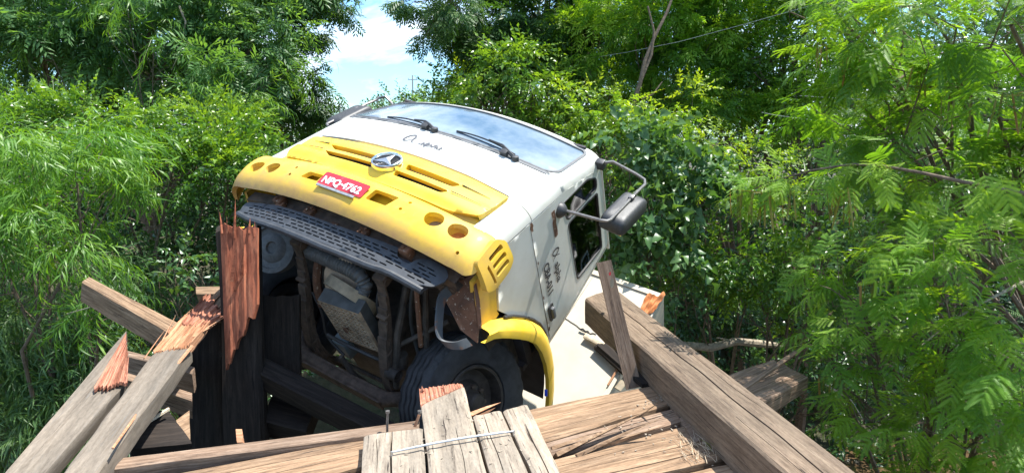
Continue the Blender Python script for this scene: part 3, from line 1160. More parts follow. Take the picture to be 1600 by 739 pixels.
for x in (-.55, .0, .5):
    mb = MB()
    mb.box((x - .03, -1.28, .43), (x + .03, -1.20, .62), bev=.006)
    mb.build('step_bracket', 'metal_rust', step_)
patch('step_underlay', [(-.85, .41), (.9, .45), (.95, .60), (.5, .575), (-.85, .53)], [], ST, 'cabin_dark', step_, 0, .08, off=-.05)

# --- underside: frame rails, cross members, springs, axle, hose, air filter, radiator shroud
for x in (-.40, .40):
    mb = MB()
    mb.box((x - .035, -1.2, .66), (x + .035, 6.1, .90), bev=.01)
    mb.build('frame_rail', 'metal_rail', truck)
mb = MB()
mb.box((-1.0, -.95, .70), (1.0, .40, .98))
mb.build('cab_floor', 'metal_dark', truck)
for y, z in ((-1.12, .64), (1.4, .7), (3.0, .7), (4.6, .7)):
    mb = MB()
    mb.box((-.4, y - .05, z), (.4, y + .05, z + .16), bev=.01)
    mb.build('cross_member', 'metal_rail', truck)
for x in (-.41, .42):
    sp = empty('leaf_spring')
    sp.parent = truck
    for k in range(5):
        mb = MB()
        L0, L1 = -1.0 + .11 * k, .62 - .10 * k
        if k == 0:
            L1 = .68
        ys = np.linspace(L0, L1, 12)
        vs, fs = [], []
        for y in ys:
            z = .46 - .50 * math.exp(-((y + .05) / .62) ** 2) * .62 - k * .016 + .04
            for dx, dz in ((-.04, 0), (.04, 0), (.04, .013), (-.04, .013)):
                vs.append((x + dx, y, z + dz))
        for i in range(11):
            for j in range(4):
                fs.append((i * 4 + j, i * 4 + (j + 1) % 4, i * 4 + 4 + (j + 1) % 4, i * 4 + 4 + j))
        fs += [(0, 1, 2, 3), (44, 47, 46, 45)]
        mb.add(vs, fs)
        mb.build('spring_leaf', 'metal_rail', sp)
    for y in (-.72, -.42, -.16, .08, .4):
        mb = MB()
        z = .46 - .31 * math.exp(-((y + .05) / .62) ** 2) + .02
        mb.box((x - .044, y - .010, z - .04), (x + .044, y + .010, z + .03), bev=.003)
        mb.build('spring_clip', 'metal_rail', sp)
    mb = MB()
    mb.box((x - .05, -1.04, .46), (x + .05, -.96, .68), bev=.01)
    mb.tube([(x - .06, -1.0, .49), (x + .06, -1.0, .49)], .028, 12)
    mb.build('spring_shackle', 'metal_rail', truck, True)
mb = MB()
ax = [(-.86, -.02, .36), (-.66, -.03, .34), (-.52, -.05, .12), (-.42, -.06, .06), (.0, -.06, .04), (.45, -.06, .06), (.55, -.05, .12), (.68, -.03, .34), (.88, -.02, .36)]
mb.tube(ax, [.05, .055, .06, .06, .06, .062, .06, .055, .05], 10)
mb.box((-.42, -.115, .075), (.45, -.005, .09))
mb.box((-.42, -.115, -.01), (.45, -.005, .005))
mb.build('front_axle', 'metal_rail', truck, True)
mb = MB()
mb.tube([(-.75, .25, .25), (.80, .05, .22)], .02, 8)
mb.build('tie_rod', 'metal_dark', truck, True)
mb = MB()
mb.tube([(.50, -.85, .62), (.50, -.55, .36), (.49, -.3, .24), (.49, -.12, .16)], .028, 8)
mb.lathe([(-.05, .05), (.05, .05)], (.49, -.26, .19), (1, 0, 0), 10)
mb.lathe([(-.05, .0), (-.05, .055), (.06, .055), (.06, 0)], (.49, -.30, .30), (0, .8, -.3), 10)
mb.build('shock_absorber', 'metal_dark', truck, True)
mb = MB()
mb.tube([(.64, -.95, .70), (.66, -.6, .52), (.67, -.3, .40)], .022, 8)
mb.tube([(.50, -.45, .34), (.60, -.50, .42), (.78, -.55, .62)], .02, 8)
mb.build('brake_pipe', 'metal_dark', truck, True)
# ribbed hose
mb = MB()
vs_h = []
hp_ = [(-.56, -.80, .60), (-.53, -.88, .545), (-.42, -.90, .52), (0, -.93, .505), (.10, -.93, .50), (.19, -.92, .49), (.23, -.86, .47), (.20, -.80, .42)]
fine, rr_ = [], []
for i in range(len(hp_) - 1):
    for q in range(12):
        f_ = q / 12
        fine.append(Vector(hp_[i]).lerp(Vector(hp_[i + 1]), f_))
sm = [fine[0]] + [(fine[i - 1] + fine[i] * 2 + fine[i + 1]) / 4 for i in range(1, len(fine) - 1)] + [fine[-1]]
tot = 0
for i, p in enumerate(sm):
    if i:
        tot += (p - sm[i - 1]).length
    rr_.append(.050 + .0075 * math.sin(tot * 2 * math.pi / .028))
mb = MB()
pp, rrr, tot = [], [], 0
L_ = [0]
for i in range(1, len(sm)):
    L_.append(L_[-1] + (sm[i] - sm[i - 1]).length)
for k in range(190):
    d = L_[-1] * k / 189
    i = max(0, min(len(sm) - 2, int(np.searchsorted(L_, d)) - 1))
    f_ = (d - L_[i]) / max(1e-6, L_[i + 1] - L_[i])
    pp.append(sm[i].lerp(sm[i + 1], f_))
    rrr.append(.050 + .008 * math.sin(d * 2 * math.pi / .027))
mb.tube(pp, rrr, 12)
mb.build('ribbed_hose', 'plastic_grey', truck, True, sharp=80)
mb = MB()
mb.lathe([(-.03, .0), (-.03, .20), (.03, .20), (.03, .0)], (.03, -.80, .455), (.05, -.55, -.9), 20)
mb.build('filter_lid', 'radiator_tan', truck, True)
mb = MB()
mb.lathe([(-.05, .17), (-.05, .225), (.03, .225), (.03, .17)], (.06, -.70, .44), (.1, -.3, .95), 32, closed=True)
mb.lathe([(.0, .0), (.0, .20)], (.06, -.70, .44), (.1, -.3, .95), 24)
mb.build('filter_ring', 'cover_tan', truck, True)
# perforated box
mb = MB()
S0 = Vector((-.145, -.72, .27))
ex = Vector((.455, -.09, .0))
ey = Vector((-.01, .52, .01))
ezv = Vector((.0, -.03, .10))


def SH(u, v):
    return tuple(S0 + ex * u + ey * v)


hl = []
nu, nv = 9, 12
for i in range(nu):
    for j in range(nv):
        u0, v0 = .05 + i * .100, .04 + j * .077
        hl.append([(u0, v0), (u0 + .070, v0), (u0 + .070, v0 + .052), (u0, v0 + .052)])
shb = patch('engine_grille', [(0, 0), (1, 0), (1, 1), (0, 1)], hl, SH, 'radiator_tan', truck, .02, .3, sgn=-1, smooth=False)
mb = MB()
A = [S0, S0 + ex, S0 + ex + ey, S0 + ey]
Bq = [p + ezv for p in A]
mb.add(A + Bq, [(0, 4, 5, 1), (1, 5, 6, 2), (2, 6, 7, 3), (3, 7, 4, 0)])
C_ = [p + ezv * .9 for p in A]
mb.add(C_, [(0, 1, 2, 3)])
mb.build('engine_cover', 'cover_grey', shb)
mb = MB()
mb.lathe([(0, 0), (.03, .028), (.035, 0)], S0 + ex * .45 + ey * .55, (0, -.2, -.97), 12)
mb.build('cover_knob', 'metal_rust', shb, True)
mb = MB()
mb.box((-.33, -.08, .26), (-.17, .12, .45), bev=.03)
mb.build('coolant_bottle', 'bottle_blue', truck, True)
mb = MB()
for pts_, r_, nm, mt in (([(.02, -.28, .12), (.08, -.1, .10), (.10, .06, .14)], .022, 'oil_pipe', 'metal_dark'), ([(-.28, -.95, .58), (-.30, -.7, .40), (-.27, -.5, .34)], .035, 'oil_pipe', 'metal_rust'),
                         ([(-.9, -.9, .62), (-.6, -.85, .50), (-.5, -.6, .42), (-.52, -.3, .35)], .012, 'hose', 'gasket'), ([(.62, -1.0, .62), (.58, -.75, .50), (.56, -.5, .44), (.64, -.2, .34), (.80, -.05, .36)], .013, 'hose', 'gasket'),
                         ([(-.35, -.6, .36), (-.25, -.45, .30), (-.30, -.2, .24), (-.1, -.1, .20)], .011, 'hose', 'gasket'), ([(.38, -.95, .60), (.33, -.8, .42), (.36, -.5, .36), (.34, -.2, .33), (.2, .0, .3)], .012, 'hose', 'gasket'),
                         ([(-.95, -1.1, .62), (-.3, -1.14, .60), (.3, -1.14, .605), (.9, -1.05, .63)], .016, 'hose', 'gasket'), ([(.70, -1.05, .55), (.74, -.8, .42), (.72, -.55, .36)], .018, 'hose', 'metal_rust'),
                         ([(-.2, -.30, .22), (.0, -.34, .20), (.25, -.30, .22), (.38, -.22, .26)], .015, 'hose', 'gasket')):
    mb = MB()
    sm_ = [Vector(p) for p in pts_]
    for _ in range(2):
        sm_ = [sm_[0]] + [q for i in range(len(sm_) - 1) for q in (sm_[i].lerp(sm_[i + 1], .25), sm_[i].lerp(sm_[i + 1], .75))] + [sm_[-1]]
    mb.tube(sm_, r_, 7)
    mb.build(nm, mt, truck, True)
for x0, x1, y0, z0 in ((-.86, -.55, -.98, .56), (.10, .36, -.99, .60), (-.30, -.08, -1.0, .60)):
    mb = MB()
    mb.box((x0, y0, z0), (x1, y0 + .10, z0 + .12), bev=.015)
    mb.tube([(x0 + .04, y0 - .01, z0 + .04), (x0 + .04, y0 + .02, z0 + .04)], .012, 6)
    mb.build('mounting_block', 'metal_rail', truck, True)
mb = MB()
mb.box((-.35, -.45, .35), (.38, .55, .75), bev=.05)
mb.lathe([(-.2, .18), (.5, .18)], (0, .55, .52), (0, 1, 0), 14)
mb.build('engine_block', 'metal_dark', truck, True)
# fan-like pulley seen beside the broken post
mb = MB()
mb.lathe([(-.05, .20), (.05, .20), (.05, .165), (.035, .16), (.03, .12), (.045, .10), (.045, .05), (.03, .04), (.03, 0)], (-.76, -.82, .47), (.25, -.75, -.6), 28)
mb.lathe([(-.05, .20), (-.05, 0)], (-.76, -.82, .47), (.25, -.75, -.6), 28)
mb.build('pulley_wheel', 'plastic_grey', truck, True)
# steps: bent grab iron under the left corner, and its rusty plate
mb = MB()
gp = [Vector(p) for p in ((.98, -1.00, .70), (.93, -1.02, .60), (.93, -1.03, .52), (1.00, -1.02, .40), (1.06, -1.0, .30), (1.12, -.98, .255), (1.20, -.94, .30), (1.22, -.90, .38))]
for _ in range(2):
    gp = [gp[0]] + [q for i in range(len(gp) - 1) for q in (gp[i].lerp(gp[i + 1], .25), gp[i].lerp(gp[i + 1], .75))] + [gp[-1]]
NG = len(gp)
vs, fs = [], []
for i, p in enumerate(gp):
    d = (gp[min(i + 1, NG - 1)] - gp[max(i - 1, 0)]).normalized()
    wv = Vector((.45, .85, 0)).normalized() * .036
    nn = d.cross(wv).normalized() * .006
    vs += [p - wv - nn, p + wv - nn, p + wv + nn, p - wv + nn]
for i in range(NG - 1):
    for j in range(4):
        fs.append((i * 4 + j, i * 4 + (j + 1) % 4, i * 4 + 4 + (j + 1) % 4, i * 4 + 4 + j))
fs += [(0, 1, 2, 3), (NG * 4 - 4, NG * 4 - 1, NG * 4 - 2, NG * 4 - 3)]
mb.add(vs, fs)
mb.build('step_iron', 'metal_bluegrey', truck, True, sharp=50)
mb = MB()
Pq = [Vector(p) for p in ((.80, -.98, .72), (1.06, -1.10, .72), (1.16, -1.04, .58), (1.21, -.88, .50), (1.22, -.80, .44), (1.08, -.84, .46), (.98, -.92, .52), (.84, -1.0, .60))]
nq = Vector((.1, -.35, -.9)).normalized()
mb.add(Pq + [p - nq * .012 for p in Pq], [tuple(range(8)), tuple(range(15, 7, -1))] + [(i, (i + 1) % 8, 8 + (i + 1) % 8, 8 + i) for i in range(8)])
mb.tube([(.82, -1.0, .73), (1.08, -1.12, .72), (1.18, -1.06, .60), (1.225, -.9, .50)], .014, 6)
mb.build('step_plate', 'metal_rust', truck)
mb = MB()
mb.box((.74, -1.05, .60), (.98, -.98, .72), bev=.015)
mb.build('step_mount', 'metal_rail', truck)

# --- wheels
def wheel(ctr, ndir, name='wheel'):
    w = empty(name, ctr)
    w.parent = truck
    nd = Vector(ndir).normalized()
    # tyre: tread grooves as lathe profile; shoulder lugs
    prof = [(-.13, .30), (-.145, .34), (-.148, .42), (-.135, .485), (-.122, .508)]
    x = -.122
    for k in range(4):
        x0 = -.105 + k * .056
        prof += [(x0 - .004, .522), (x0 + .002, .500), (x0 + .014, .500), (x0 + .020, .522)]
    prof += [(.108, .520), (.122, .508), (.135, .485), (.148, .42), (.145, .34), (.13, .30), (.10, .285), (-.10, .285)]
    n = 96
    a = nd.orthogonal().normalized()
    b2 = nd.cross(a)
    vs, fs = [], []
    for i, (h, r) in enumerate(prof):
        for j in range(n):
            an = 2 * math.pi * j / n
            zig = .006 * (1 if (j // 2) % 2 else -1) if abs(h) < .115 and r > .5 else 0
            rr = r
            if i in (4, len(prof) - 7) and j % 2:
                rr = r - .026
            vs.append(nd * (h + zig) + (a * math.cos(an) + b2 * math.sin(an)) * rr)
    k = len(prof)
    for i in range(k):
        i2 = (i + 1) % k
        for j in range(n):
            fs.append((i * n + j, i * n + (j + 1) % n, i2 * n + (j + 1) % n, i2 * n + j))
    mb = MB()
    mb.add(vs, fs)
    mb.build('tyre', 'rubber_tyre', w, True, sharp=30)
    mb = MB()
    mb.lathe([(-.12, .287), (.125, .287), (.135, .275), (.13, .262), (.10, .255), (.03, .245), (.01, .20), (.02, .165), (.05, .15), (.075, .13), (.08, .10), (.10, .085), (.15, .075), (.165, .06), (.17, 0)], (0, 0, 0), nd, 40)
    rim = mb.build('rim', 'metal_dark', w, True, sharp=30)
    for q in range(8):
        an = 2 * math.pi * q / 8
        c = (a * math.cos(an) + b2 * math.sin(an)) * .118
        m2 = MB()
        m2.lathe([(.06, .022), (.10, .020), (.105, 0)], c, nd, 6)
        m2.build('wheel_nut', 'metal_rail', rim)
    return w


wheel((.945, .045, .36), (math.cos(R(24)), -math.sin(R(24)), 0))
wheel((-.975, .045, .40), (-math.cos(R(30)), math.sin(R(30)) * 1, 0))
for x in (-.93, .93):
    wheel((x, 4.1, .42), (1 if x > 0 else -1, 0, 0))
mb = MB()
mb.tube([(-.9, 4.1, .42), (.9, 4.1, .42)], .08, 10)
mb.lathe([(-.16, .06), (-.1, .2), (.1, .2), (.16, .06)], (0, 4.1, .42), (1, 0, 0), 16)
mb.build('rear_axle', 'metal_dark', truck, True)

# --- cargo box, shifted to its left
bx = empty('cargo_box')
bx.parent = truck
BX0, BX1, BY0, BY1, BZ0, BZ1 = -1.17, 1.44, 1.50, 6.0, .98, 2.90


def BXF(x, z):
    return (x, BY0, z)


patch('front_wall', [(BX0, BZ0), (BX1, BZ0), (BX1, BZ1), (BX0, BZ1)], [], BXF, 'box_panel_white', bx, .05, .5, sgn=1)
for nm, lo, hi in (('side_wall', (BX0, BY0 + .05, BZ0), (BX0 + .05, BY1, BZ1)), ('side_wall', (BX1 - .05, BY0 + .052, BZ0), (BX1 - .002, BY1, BZ1)),
                   ('roof_sheet', (BX0 + .05, BY0 + .05, BZ1 - .05), (BX1 - .055, BY1, BZ1 - .002)), ('box_floor', (BX0 + .05, BY0 + .05, BZ0), (BX1 - .055, BY1, BZ0 + .10)),
                   ('rear_wall', (BX0 + .05, BY1 - .05, BZ0 + .1), (BX1 - .055, BY1 - .01, BZ1 - .05))):
    MB().box(lo, hi).build(nm, 'box_panel_white', bx)
mb = MB()
mb.box((BX0, BY0 - .018, BZ1 - .055), (BX1 + .008, BY0 - .002, BZ1 + .008), bev=.004)
mb.box((BX1 - .05, BY0 - .016, BZ0), (BX1 + .006, BY0 - .003, BZ1 - .06), bev=.004)
mb.build('edge_trim', 'box_panel_white', bx)
mb = MB()
mb.tube([(.62, BY0 + .001, BZ0 + .05), (.63, BY0 + .001, BZ1 - .08)], .004, 4)
mb.build('panel_joint', 'cover_tan', bx)
# wiring hanging behind the cab
mb = MB()
mb.tube([(.98, .45, 1.70), (.99, .52, 1.66), (.97, .60, 1.70), (.95, .58, 1.78)], .010, 6)
mb.box((.95, .46, 1.66), (1.02, .54, 1.76), bev=.01)
mb.build('brake_hose', 'gasket', truck, True)

# ================================================================ GROUND AND WATER
def hash_noise(x, y, s=1.0):
    return (math.sin(x * 1.3 * s + 1.7) * math.cos(y * 1.1 * s - .6) + .5 * math.sin(x * 2.9 * s + y * 2.3 * s) + .25 * math.cos(x * 6.1 * s - y * 5.3 * s)) / 1.75


def ground_z(x, y):
    c = 8.2 + .12 * x + 1.2 * math.sin(x * .13)
    d = abs(y - c)
    cut = 1 / (1 + math.exp(min(40, (d - 5.6) * 1.1)))
    far = min(1, max(0, (math.hypot(x, y) - 30) / 60))
    return -.75 - 4.4 * cut + .22 * hash_noise(x, y) * (1 - far) + .5 * (1 if y > 18 else 0) * min(1, (y - 18) / 6 if y > 18 else 0) * .4


xs = sorted(set([-900, -400, -200, -110, -70, -45] + list(np.arange(-32, 33, 1.0)) + [45, 70, 110, 200, 400, 900]))
ys = sorted(set([-900, -400, -150, -60, -30, -18] + list(np.arange(-10, 40, 1.0)) + [50, 70, 110, 200, 400, 900]))
mb = MB()
W_ = len(xs)
mb.add([(x, y, ground_z(x, y)) for y in ys for x in xs], [(j * W_ + i, j * W_ + i + 1, (j + 1) * W_ + i + 1, (j + 1) * W_ + i) for j in range(len(ys) - 1) for i in range(W_ - 1)])
m, t, b = nodes('ground_soil')
v = objvec(t, (1, 1, 1), False)
n1 = noise(t, v, .8, 6, .6)
n2 = noise(t, v, 9, 6, .6)
c = ramp(t, n1, [(0.35, (0.06, 0.045, 0.03)), (0.5, (0.05, 0.055, 0.025)), (0.7, (0.04, 0.08, 0.025))])
c = mixc(t, .4, c, ramp(t, n2, [(0.3, (0.02, 0.02, 0.012)), (0.7, (0.11, 0.085, 0.055))]))
t.links.new(c, b.inputs['Base Color'])
b.inputs['Roughness'].default_value = .95
bump(t, b, n2, .8, .05)
tag(mb.build('ground', 'ground_soil', None, True, sharp=180), kind='structure')
mb = MB()
mb.add([(-60, 2.0, -4.72), (60, 6.0, -4.72), (60, 22, -4.72), (-60, 14, -4.72)], [(0, 1, 2, 3)])
tag(mb.build('creek_water', 'water'), kind='structure')
# dirt road going on beyond the gap in the bridge
m, t, b = nodes('dirt_road')
v = objvec(t, (1, 1, 1), False)
t.links.new(ramp(t, noise(t, v, 1.5, 7), [(0.3, (0.20, 0.11, 0.06)), (0.7, (0.34, 0.21, 0.13))]), b.inputs['Base Color'])
b.inputs['Roughness'].default_value = .95
mb = MB()
rv = []
for q in range(30):
    y = 15 + q * 3.0
    cx = -.165 * y
    zc = max(ground_z(cx - 2.5, y), ground_z(cx + 2.5, y), ground_z(cx, y)) + .03
    rv += [(cx - 2.6, y, zc), (cx + 2.6, y, zc)]
mb.add(rv, [(2 * q, 2 * q + 1, 2 * q + 3, 2 * q + 2) for q in range(29)])
tag(mb.build('dirt_road', 'dirt_road'), kind='structure')

# ================================================================ TIMBER
def vnoise(p, seed=0):
    from mathutils import noise as mn
    return mn.noise(Vector((p[0] + seed * 7.13, p[1] + seed * 3.7, p[2])))


def frame_of(a0, a1, b0, b1):
    a0, a1, b0, b1 = (Vector(p) for p in (a0, a1, b0, b1))
    o = (a0 + a1 + b0 + b1) / 4
    ex = ((a1 + b1) - (a0 + b0)).normalized()
    ez = ex.cross((b0 + b1) - (a0 + a1)).normalized()
    if ez.z < 0:
        ez = -ez
    ey = ez.cross(ex)
    M_ = Matrix((ex, ey, ez)).transposed().to_4x4()
    M_.translation = o
    return M_, [M_.inverted() @ p for p in (a0, a1, b0, b1)]


def slab(name, a0, a1, b0, b1, th, mat, cracks=(), jag=None, jag0=None, wear=.006, seed=0, nw=8, dl=.06, parent=None, round_=.008, bow=0.0, end_rough=.004):
    """a board: top face from edge a (a0->a1) to edge b (b0->b1), thickness th.
    cracks: (v, u0, u1, width, depth); jag(v): how far the a1-b1 end reaches past 1 (in metres)"""
    M_, (A0, A1, B0, B1) = frame_of(a0, a1, b0, b1)
    if A0.y > B0.y:
        A0, B0 = B0, A0
        A1, B1 = B1, A1
        flip = True
    else:
        flip = False
    L = ((A1 - A0).length + (B1 - B0).length) / 2
    Wd = ((B0 - A0).length + (B1 - A1).length) / 2
    nl = max(4, int(L / dl))
    vs_ = [0, .015 / max(Wd, .05), .05 / max(Wd, .1)] + [i / nw for i in range(1, nw)] + [1 - .05 / max(Wd, .1), 1 - .015 / max(Wd, .05), 1]
    vs_ = sorted(set(round(min(1, max(0, q)), 4) for q in vs_))
    ck = []
    for (cv, u0, u1, cw, cd) in cracks:
        if flip:
            cv = 1 - cv
        ck.append((cv, u0, u1, cw, cd))
        ew = cw / Wd / 2
        vs_ = [q for q in vs_ if abs(q - cv) > ew * 1.8]
        vs_ += [cv - ew, cv, cv + ew]
    vs_ = sorted(vs_)
    verts, faces = [], []
    NV = len(vs_)

    def crackd(v, u):
        d = 0
        for (cv, u0, u1, cw, cd) in ck:
            if abs(v - cv) < 1e-6 and u0 < u < u1:
                d = max(d, cd * min(1, (u - u0) / .08, (u1 - u) / .08))
        return d

    def wob(v, u):
        w_ = 0
        for (cv, u0, u1, cw, cd) in ck:
            near = math.exp(-((v - cv) * Wd / .03) ** 2)
            w_ += near * .014 * vnoise((u * L * 2.2, cv * 9, 0), seed + 3)
        return w_

    rows = []
    for i in range(nl + 1):
        u = i / nl
        row = []
        eL = A0.lerp(A1, u)
        eR = B0.lerp(B1, u)
        for v in vs_:
            p = eL.lerp(eR, v)
            if jag and u > .6:
                p.x += (jag(1 - v if flip else v)) * ((u - .6) / .4) ** 2
            elif jag is None and u == 1:
                p.x += end_rough * vnoise((v * 7, 0, 1), seed)
            if jag0 and u < .4:
                p.x -= jag0(1 - v if flip else v) * ((.4 - u) / .4) ** 2
            y_ = p.y + wob(v, u)
            edge = min(v, 1 - v) * Wd
            z_ = p.z - round_ * max(0, 1 - edge / .015) ** 1.5
            z_ += wear * vnoise((p.x * 1.2, p.y * 14, 0), seed) - crackd(v, u) + bow * math.sin(u * math.pi)
            if v in (0, 1) or edge < .006:
                y_ += .006 * vnoise((p.x * 4, v * 5, 2), seed)
                z_ -= .006 * max(0, vnoise((p.x * 9, v * 5, 8), seed))
            row.append(Vector((p.x, y_, z_)))
        rows.append(row)
    prof = 2
    for row in rows:
        verts += row
        lo, ro = row[0], row[-1]
        # sides & bottom: left mid, left bottom, right bottom, right mid
        verts += [Vector((ro.x, ro.y + .004 * vnoise((ro.x * 5, 1, 3), seed), ro.z - th * .5)), Vector((ro.x, ro.y - .003, ro.z - th)),
                  Vector((lo.x, lo.y + .003, lo.z - th)), Vector((lo.x, lo.y + .004 * vnoise((lo.x * 5, 1, 5), seed), lo.z - th * .5))]
    K = NV + 4
    for i in range(nl):
        for j in range(K):
            faces.append((i * K + j, i * K + (j + 1) % K, (i + 1) * K + (j + 1) % K, (i + 1) * K + j))
    # ends: fan strip from top row to bottom edge
    for i, rev in ((0, False), (nl, True)):
        base = i * K
        bot = []
        r_, l_ = verts[base + NV + 1], verts[base + NV + 2]
        n0 = len(verts)
        for j in range(NV):
            tt = j / (NV - 1)
            q = l_.lerp(r_, vs_[j])
            q.x = verts[base + j].x
            verts.append(q)
        for j in range(NV - 1):
            f = (base + j, base + j + 1, n0 + j + 1, n0 + j)
            faces.append(f[::-1] if rev else f)
    mb = MB()
    mb.add(verts, faces)
    o = mb.build(name, mat, parent, True, mat=M_ if parent is None else None, sharp=32)
    if parent is not None:
        o.matrix_world = M_
        o.matrix_parent_inverse = parent.matrix_world.inverted()
    return o


def child_of(o, p):
    """keep o where it is and hang it under p"""
    bpy.context.view_layer.update()
    mw = o.matrix_world.copy()
    o.parent = p
    o.matrix_parent_inverse = p.matrix_world.inverted()
    o.matrix_world = mw
    return o


def torn(name, a0, a1, b0, b1, mat, parent, th=.03, nv=22, nu=26, rough=.02, jag=.06, seed=0, curve=None, lift=0.0, start_jag=.0):
    """a torn face of long fibres between edge a and edge b, ragged at the far end"""
    M_, (A0, A1, B0, B1) = frame_of(a0, a1, b0, b1)
    rnd = random.Random(seed)
    verts, faces = [], []
    ends = [(.6 * vnoise((k * .45, seed, 0), seed) * 1.6 + .4 * rnd.uniform(-1, .5)) * jag for k in range(nv + 1)]
    st = [(.8 * vnoise((k * .4, seed * 3.1, 4), seed) * 1.8 + .2 * rnd.uniform(-1, 1)) * start_jag for k in range(nv + 1)]
    hs = [rnd.uniform(-1, 1) * rough for _ in range(nv + 1)]
    for i in range(nu + 1):
        u = i / nu
        for j in range(nv + 1):
            v = j / nv
            p = A0.lerp(A1, u).lerp(B0.lerp(B1, u), v)
            p.x += ends[j] * u ** 3 + st[j] * (1 - u) ** 3
            h = hs[j] * .7 + rough * vnoise((p.x * 3, j * 1.7, 0), seed) + .35 * rough * vnoise((p.x * 12, j * 3.3, 5), seed)
            p.z += h + lift * math.sin(u * math.pi)
            verts.append(p)
    N1 = nv + 1
    top = len(verts)
    verts += [Vector((p.x, p.y, p.z - th * (.35 + .65 * (1 - (k // N1) / nu)))) for k, p in enumerate(verts[:top])]
    for i in range(nu):
        for j in range(nv):
            q = (i * N1 + j, i * N1 + j + 1, (i + 1) * N1 + j + 1, (i + 1) * N1 + j)
            faces.append(q)
            faces.append(tuple(k + top for k in q[::-1]))
    per = [j for j in range(N1)] + [i * N1 + nv for i in range(1, nu + 1)] + [nu * N1 + j for j in range(nv - 1, -1, -1)] + [i * N1 for i in range(nu - 1, 0, -1)]
    for k in range(len(per)):
        a, c = per[k], per[(k + 1) % len(per)]
        faces.append((a, a + top, c + top, c))
    mb = MB()
    mb.add(verts, faces)
    o = mb.build(name, mat, None, False, mat=M_)
    return child_of(o, parent)


def splinters(name, items, mat, parent, seed=0):
    """thin tapering slivers: (base, tip, width)"""
    rnd = random.Random(seed)
    mb = MB()
    for (p, q, w) in items:
        p, q = Vector(p), Vector(q)
        d = (q - p)
        s1 = d.cross(Vector((rnd.uniform(-1, 1), rnd.uniform(-1, 1), .3))).normalized() * w
        s2 = d.cross(s1).normalized() * w * .5
        mid = p.lerp(q, .55) + s2 * rnd.uniform(-.6, .6)
        mb.add([p - s1 - s2, p + s1 - s2, p + s1 * .8 + s2, p - s1 * .8 + s2, mid - s1 * .6 - s2 * .6, mid + s1 * .55 - s2 * .6, mid + s1 * .5 + s2 * .6, mid - s1 * .5 + s2 * .6, q],
               [(0, 1, 5, 4), (1, 2, 6, 5), (2, 3, 7, 6), (3, 0, 4, 7), (4, 5, 8), (5, 6, 8), (6, 7, 8), (7, 4, 8), (3, 2, 1, 0)])
    o = mb.build(name, mat)
    return child_of(o, parent)


def post(name, base, top, wx, wy, mat, yaw=0.0, seed=0, n=24, jag=0.0, rough=.008, twist=0.0):
    """upright timber of section wx by wy; its own z axis runs along it"""
    base, top = Vector(base), Vector(top)
    L = (top - base).length
    ez = (top - base).normalized()
    ex = Vector((math.cos(yaw), math.sin(yaw), 0))
    ex = (ex - ez * ex.dot(ez)).normalized()
    ey = ez.cross(ex)
    # object x axis along the timber so that the grain follows it
    M_ = Matrix((ez, ex, ey)).transposed().to_4x4()
    M_.translation = base
    K = 7
    per = []
    for side in range(4):
        for k in range(K):
            f = k / K
            x_, y_ = [(-1 + 2 * f, -1), (1, -1 + 2 * f), (1 - 2 * f, 1), (-1, 1 - 2 * f)][side]
            per.append((x_ * wx / 2, y_ * wy / 2))
    rnd = random.Random(seed)
    NP = len(per)
    eo = [rnd.uniform(-1, .5) * jag for _ in per]
    verts, faces = [], []
    for i in range(n + 1):
        u = i / n
        for j, (x_, y_) in enumerate(per):
            z_ = u * L + eo[j] * max(0, (u - .75) / .25) ** 2
            gr = 1 + rough / max(wx, wy) * 2 * vnoise((z_ * .9, j * 2.1, 0), seed) * (1.8 if j % K == 0 else 1)
            verts.append((z_, x_ * gr, y_ * gr))
    for i in range(n):
        for j in range(NP):
            faces.append((i * NP + j, i * NP + (j + 1) % NP, (i + 1) * NP + (j + 1) % NP, (i + 1) * NP + j))
    verts.append((0, 0, 0))
    verts.append((L - jag * .7, 0, 0))
    c0, c1 = len(verts) - 2, len(verts) - 1
    for j in range(NP):
        faces.append((c0, (j + 1) % NP, j))
        faces.append((c1, n * NP + j, n * NP + (j + 1) % NP))
    mb = MB()
    mb.add(verts, faces)
    return mb.build(name, mat, None, True, mat=M_, sharp=35)


DK = 'boards of the bridge deck'
# --- running boards in the middle (tops at z = 0), pushed up to the broken edge
def ext(p, q, k):
    """point on the line q -> p carried on past p by k metres"""
    p, q = Vector(p), Vector(q)
    return p + (p - q).normalized() * k


c1a, c1b = (-0.780, 3.434, 0.000), (-0.704, 3.023, 0.000)
c1c, c1d = (-0.483, 3.531, 0.000), (-0.403, 3.023, 0.000)
o = slab('deck_plank', ext(c1b, c1a, 1.6), c1a, ext(c1d, c1c, 1.6), c1c, .055, 'wood_deck', cracks=((.47, .35, .99, .010, .05), (.22, .80, .98, .004, .02), (.75, .5, .8, .003, .02)), seed=1)
tag(o, 'grey deck plank split down its middle, left of the plank that sticks out', 'plank', DK)
c2a, c2b = (-0.549, 3.955, -0.000), (-0.385, 3.023, 0.000)
c2c, c2d = (-0.302, 4.159, 0.000), (-0.119, 3.023, 0.000)
o = slab('deck_plank', ext(c2b, c2a, 1.6), c2a, ext(c2d, c2c, 1.6), c2c, .06, 'wood_deck', cracks=((.62, .55, .8, .004, .02), (.3, .3, .6, .003, .02)), seed=2)
tag(o, 'grey deck plank sticking out towards the tyre, its end broken off raw and pink', 'plank', DK)
torn('broken_end', (-0.535, 3.849, 0.006), (-0.581, 4.130, -0.006), (-0.305, 4.143, 0.006), (-0.320, 4.232, -0.006), 'wood_raw_pink', o, th=.055, nv=44, nu=10, rough=.008, jag=.018, seed=5)
splinters('splinter', [((-0.551, 4.060, 0.000), (-0.562, 4.116, 0.020), .012), ((-0.440, 4.125, 0.000), (-0.430, 4.152, 0.015), .008)], 'wood_raw_pink', o, 4)
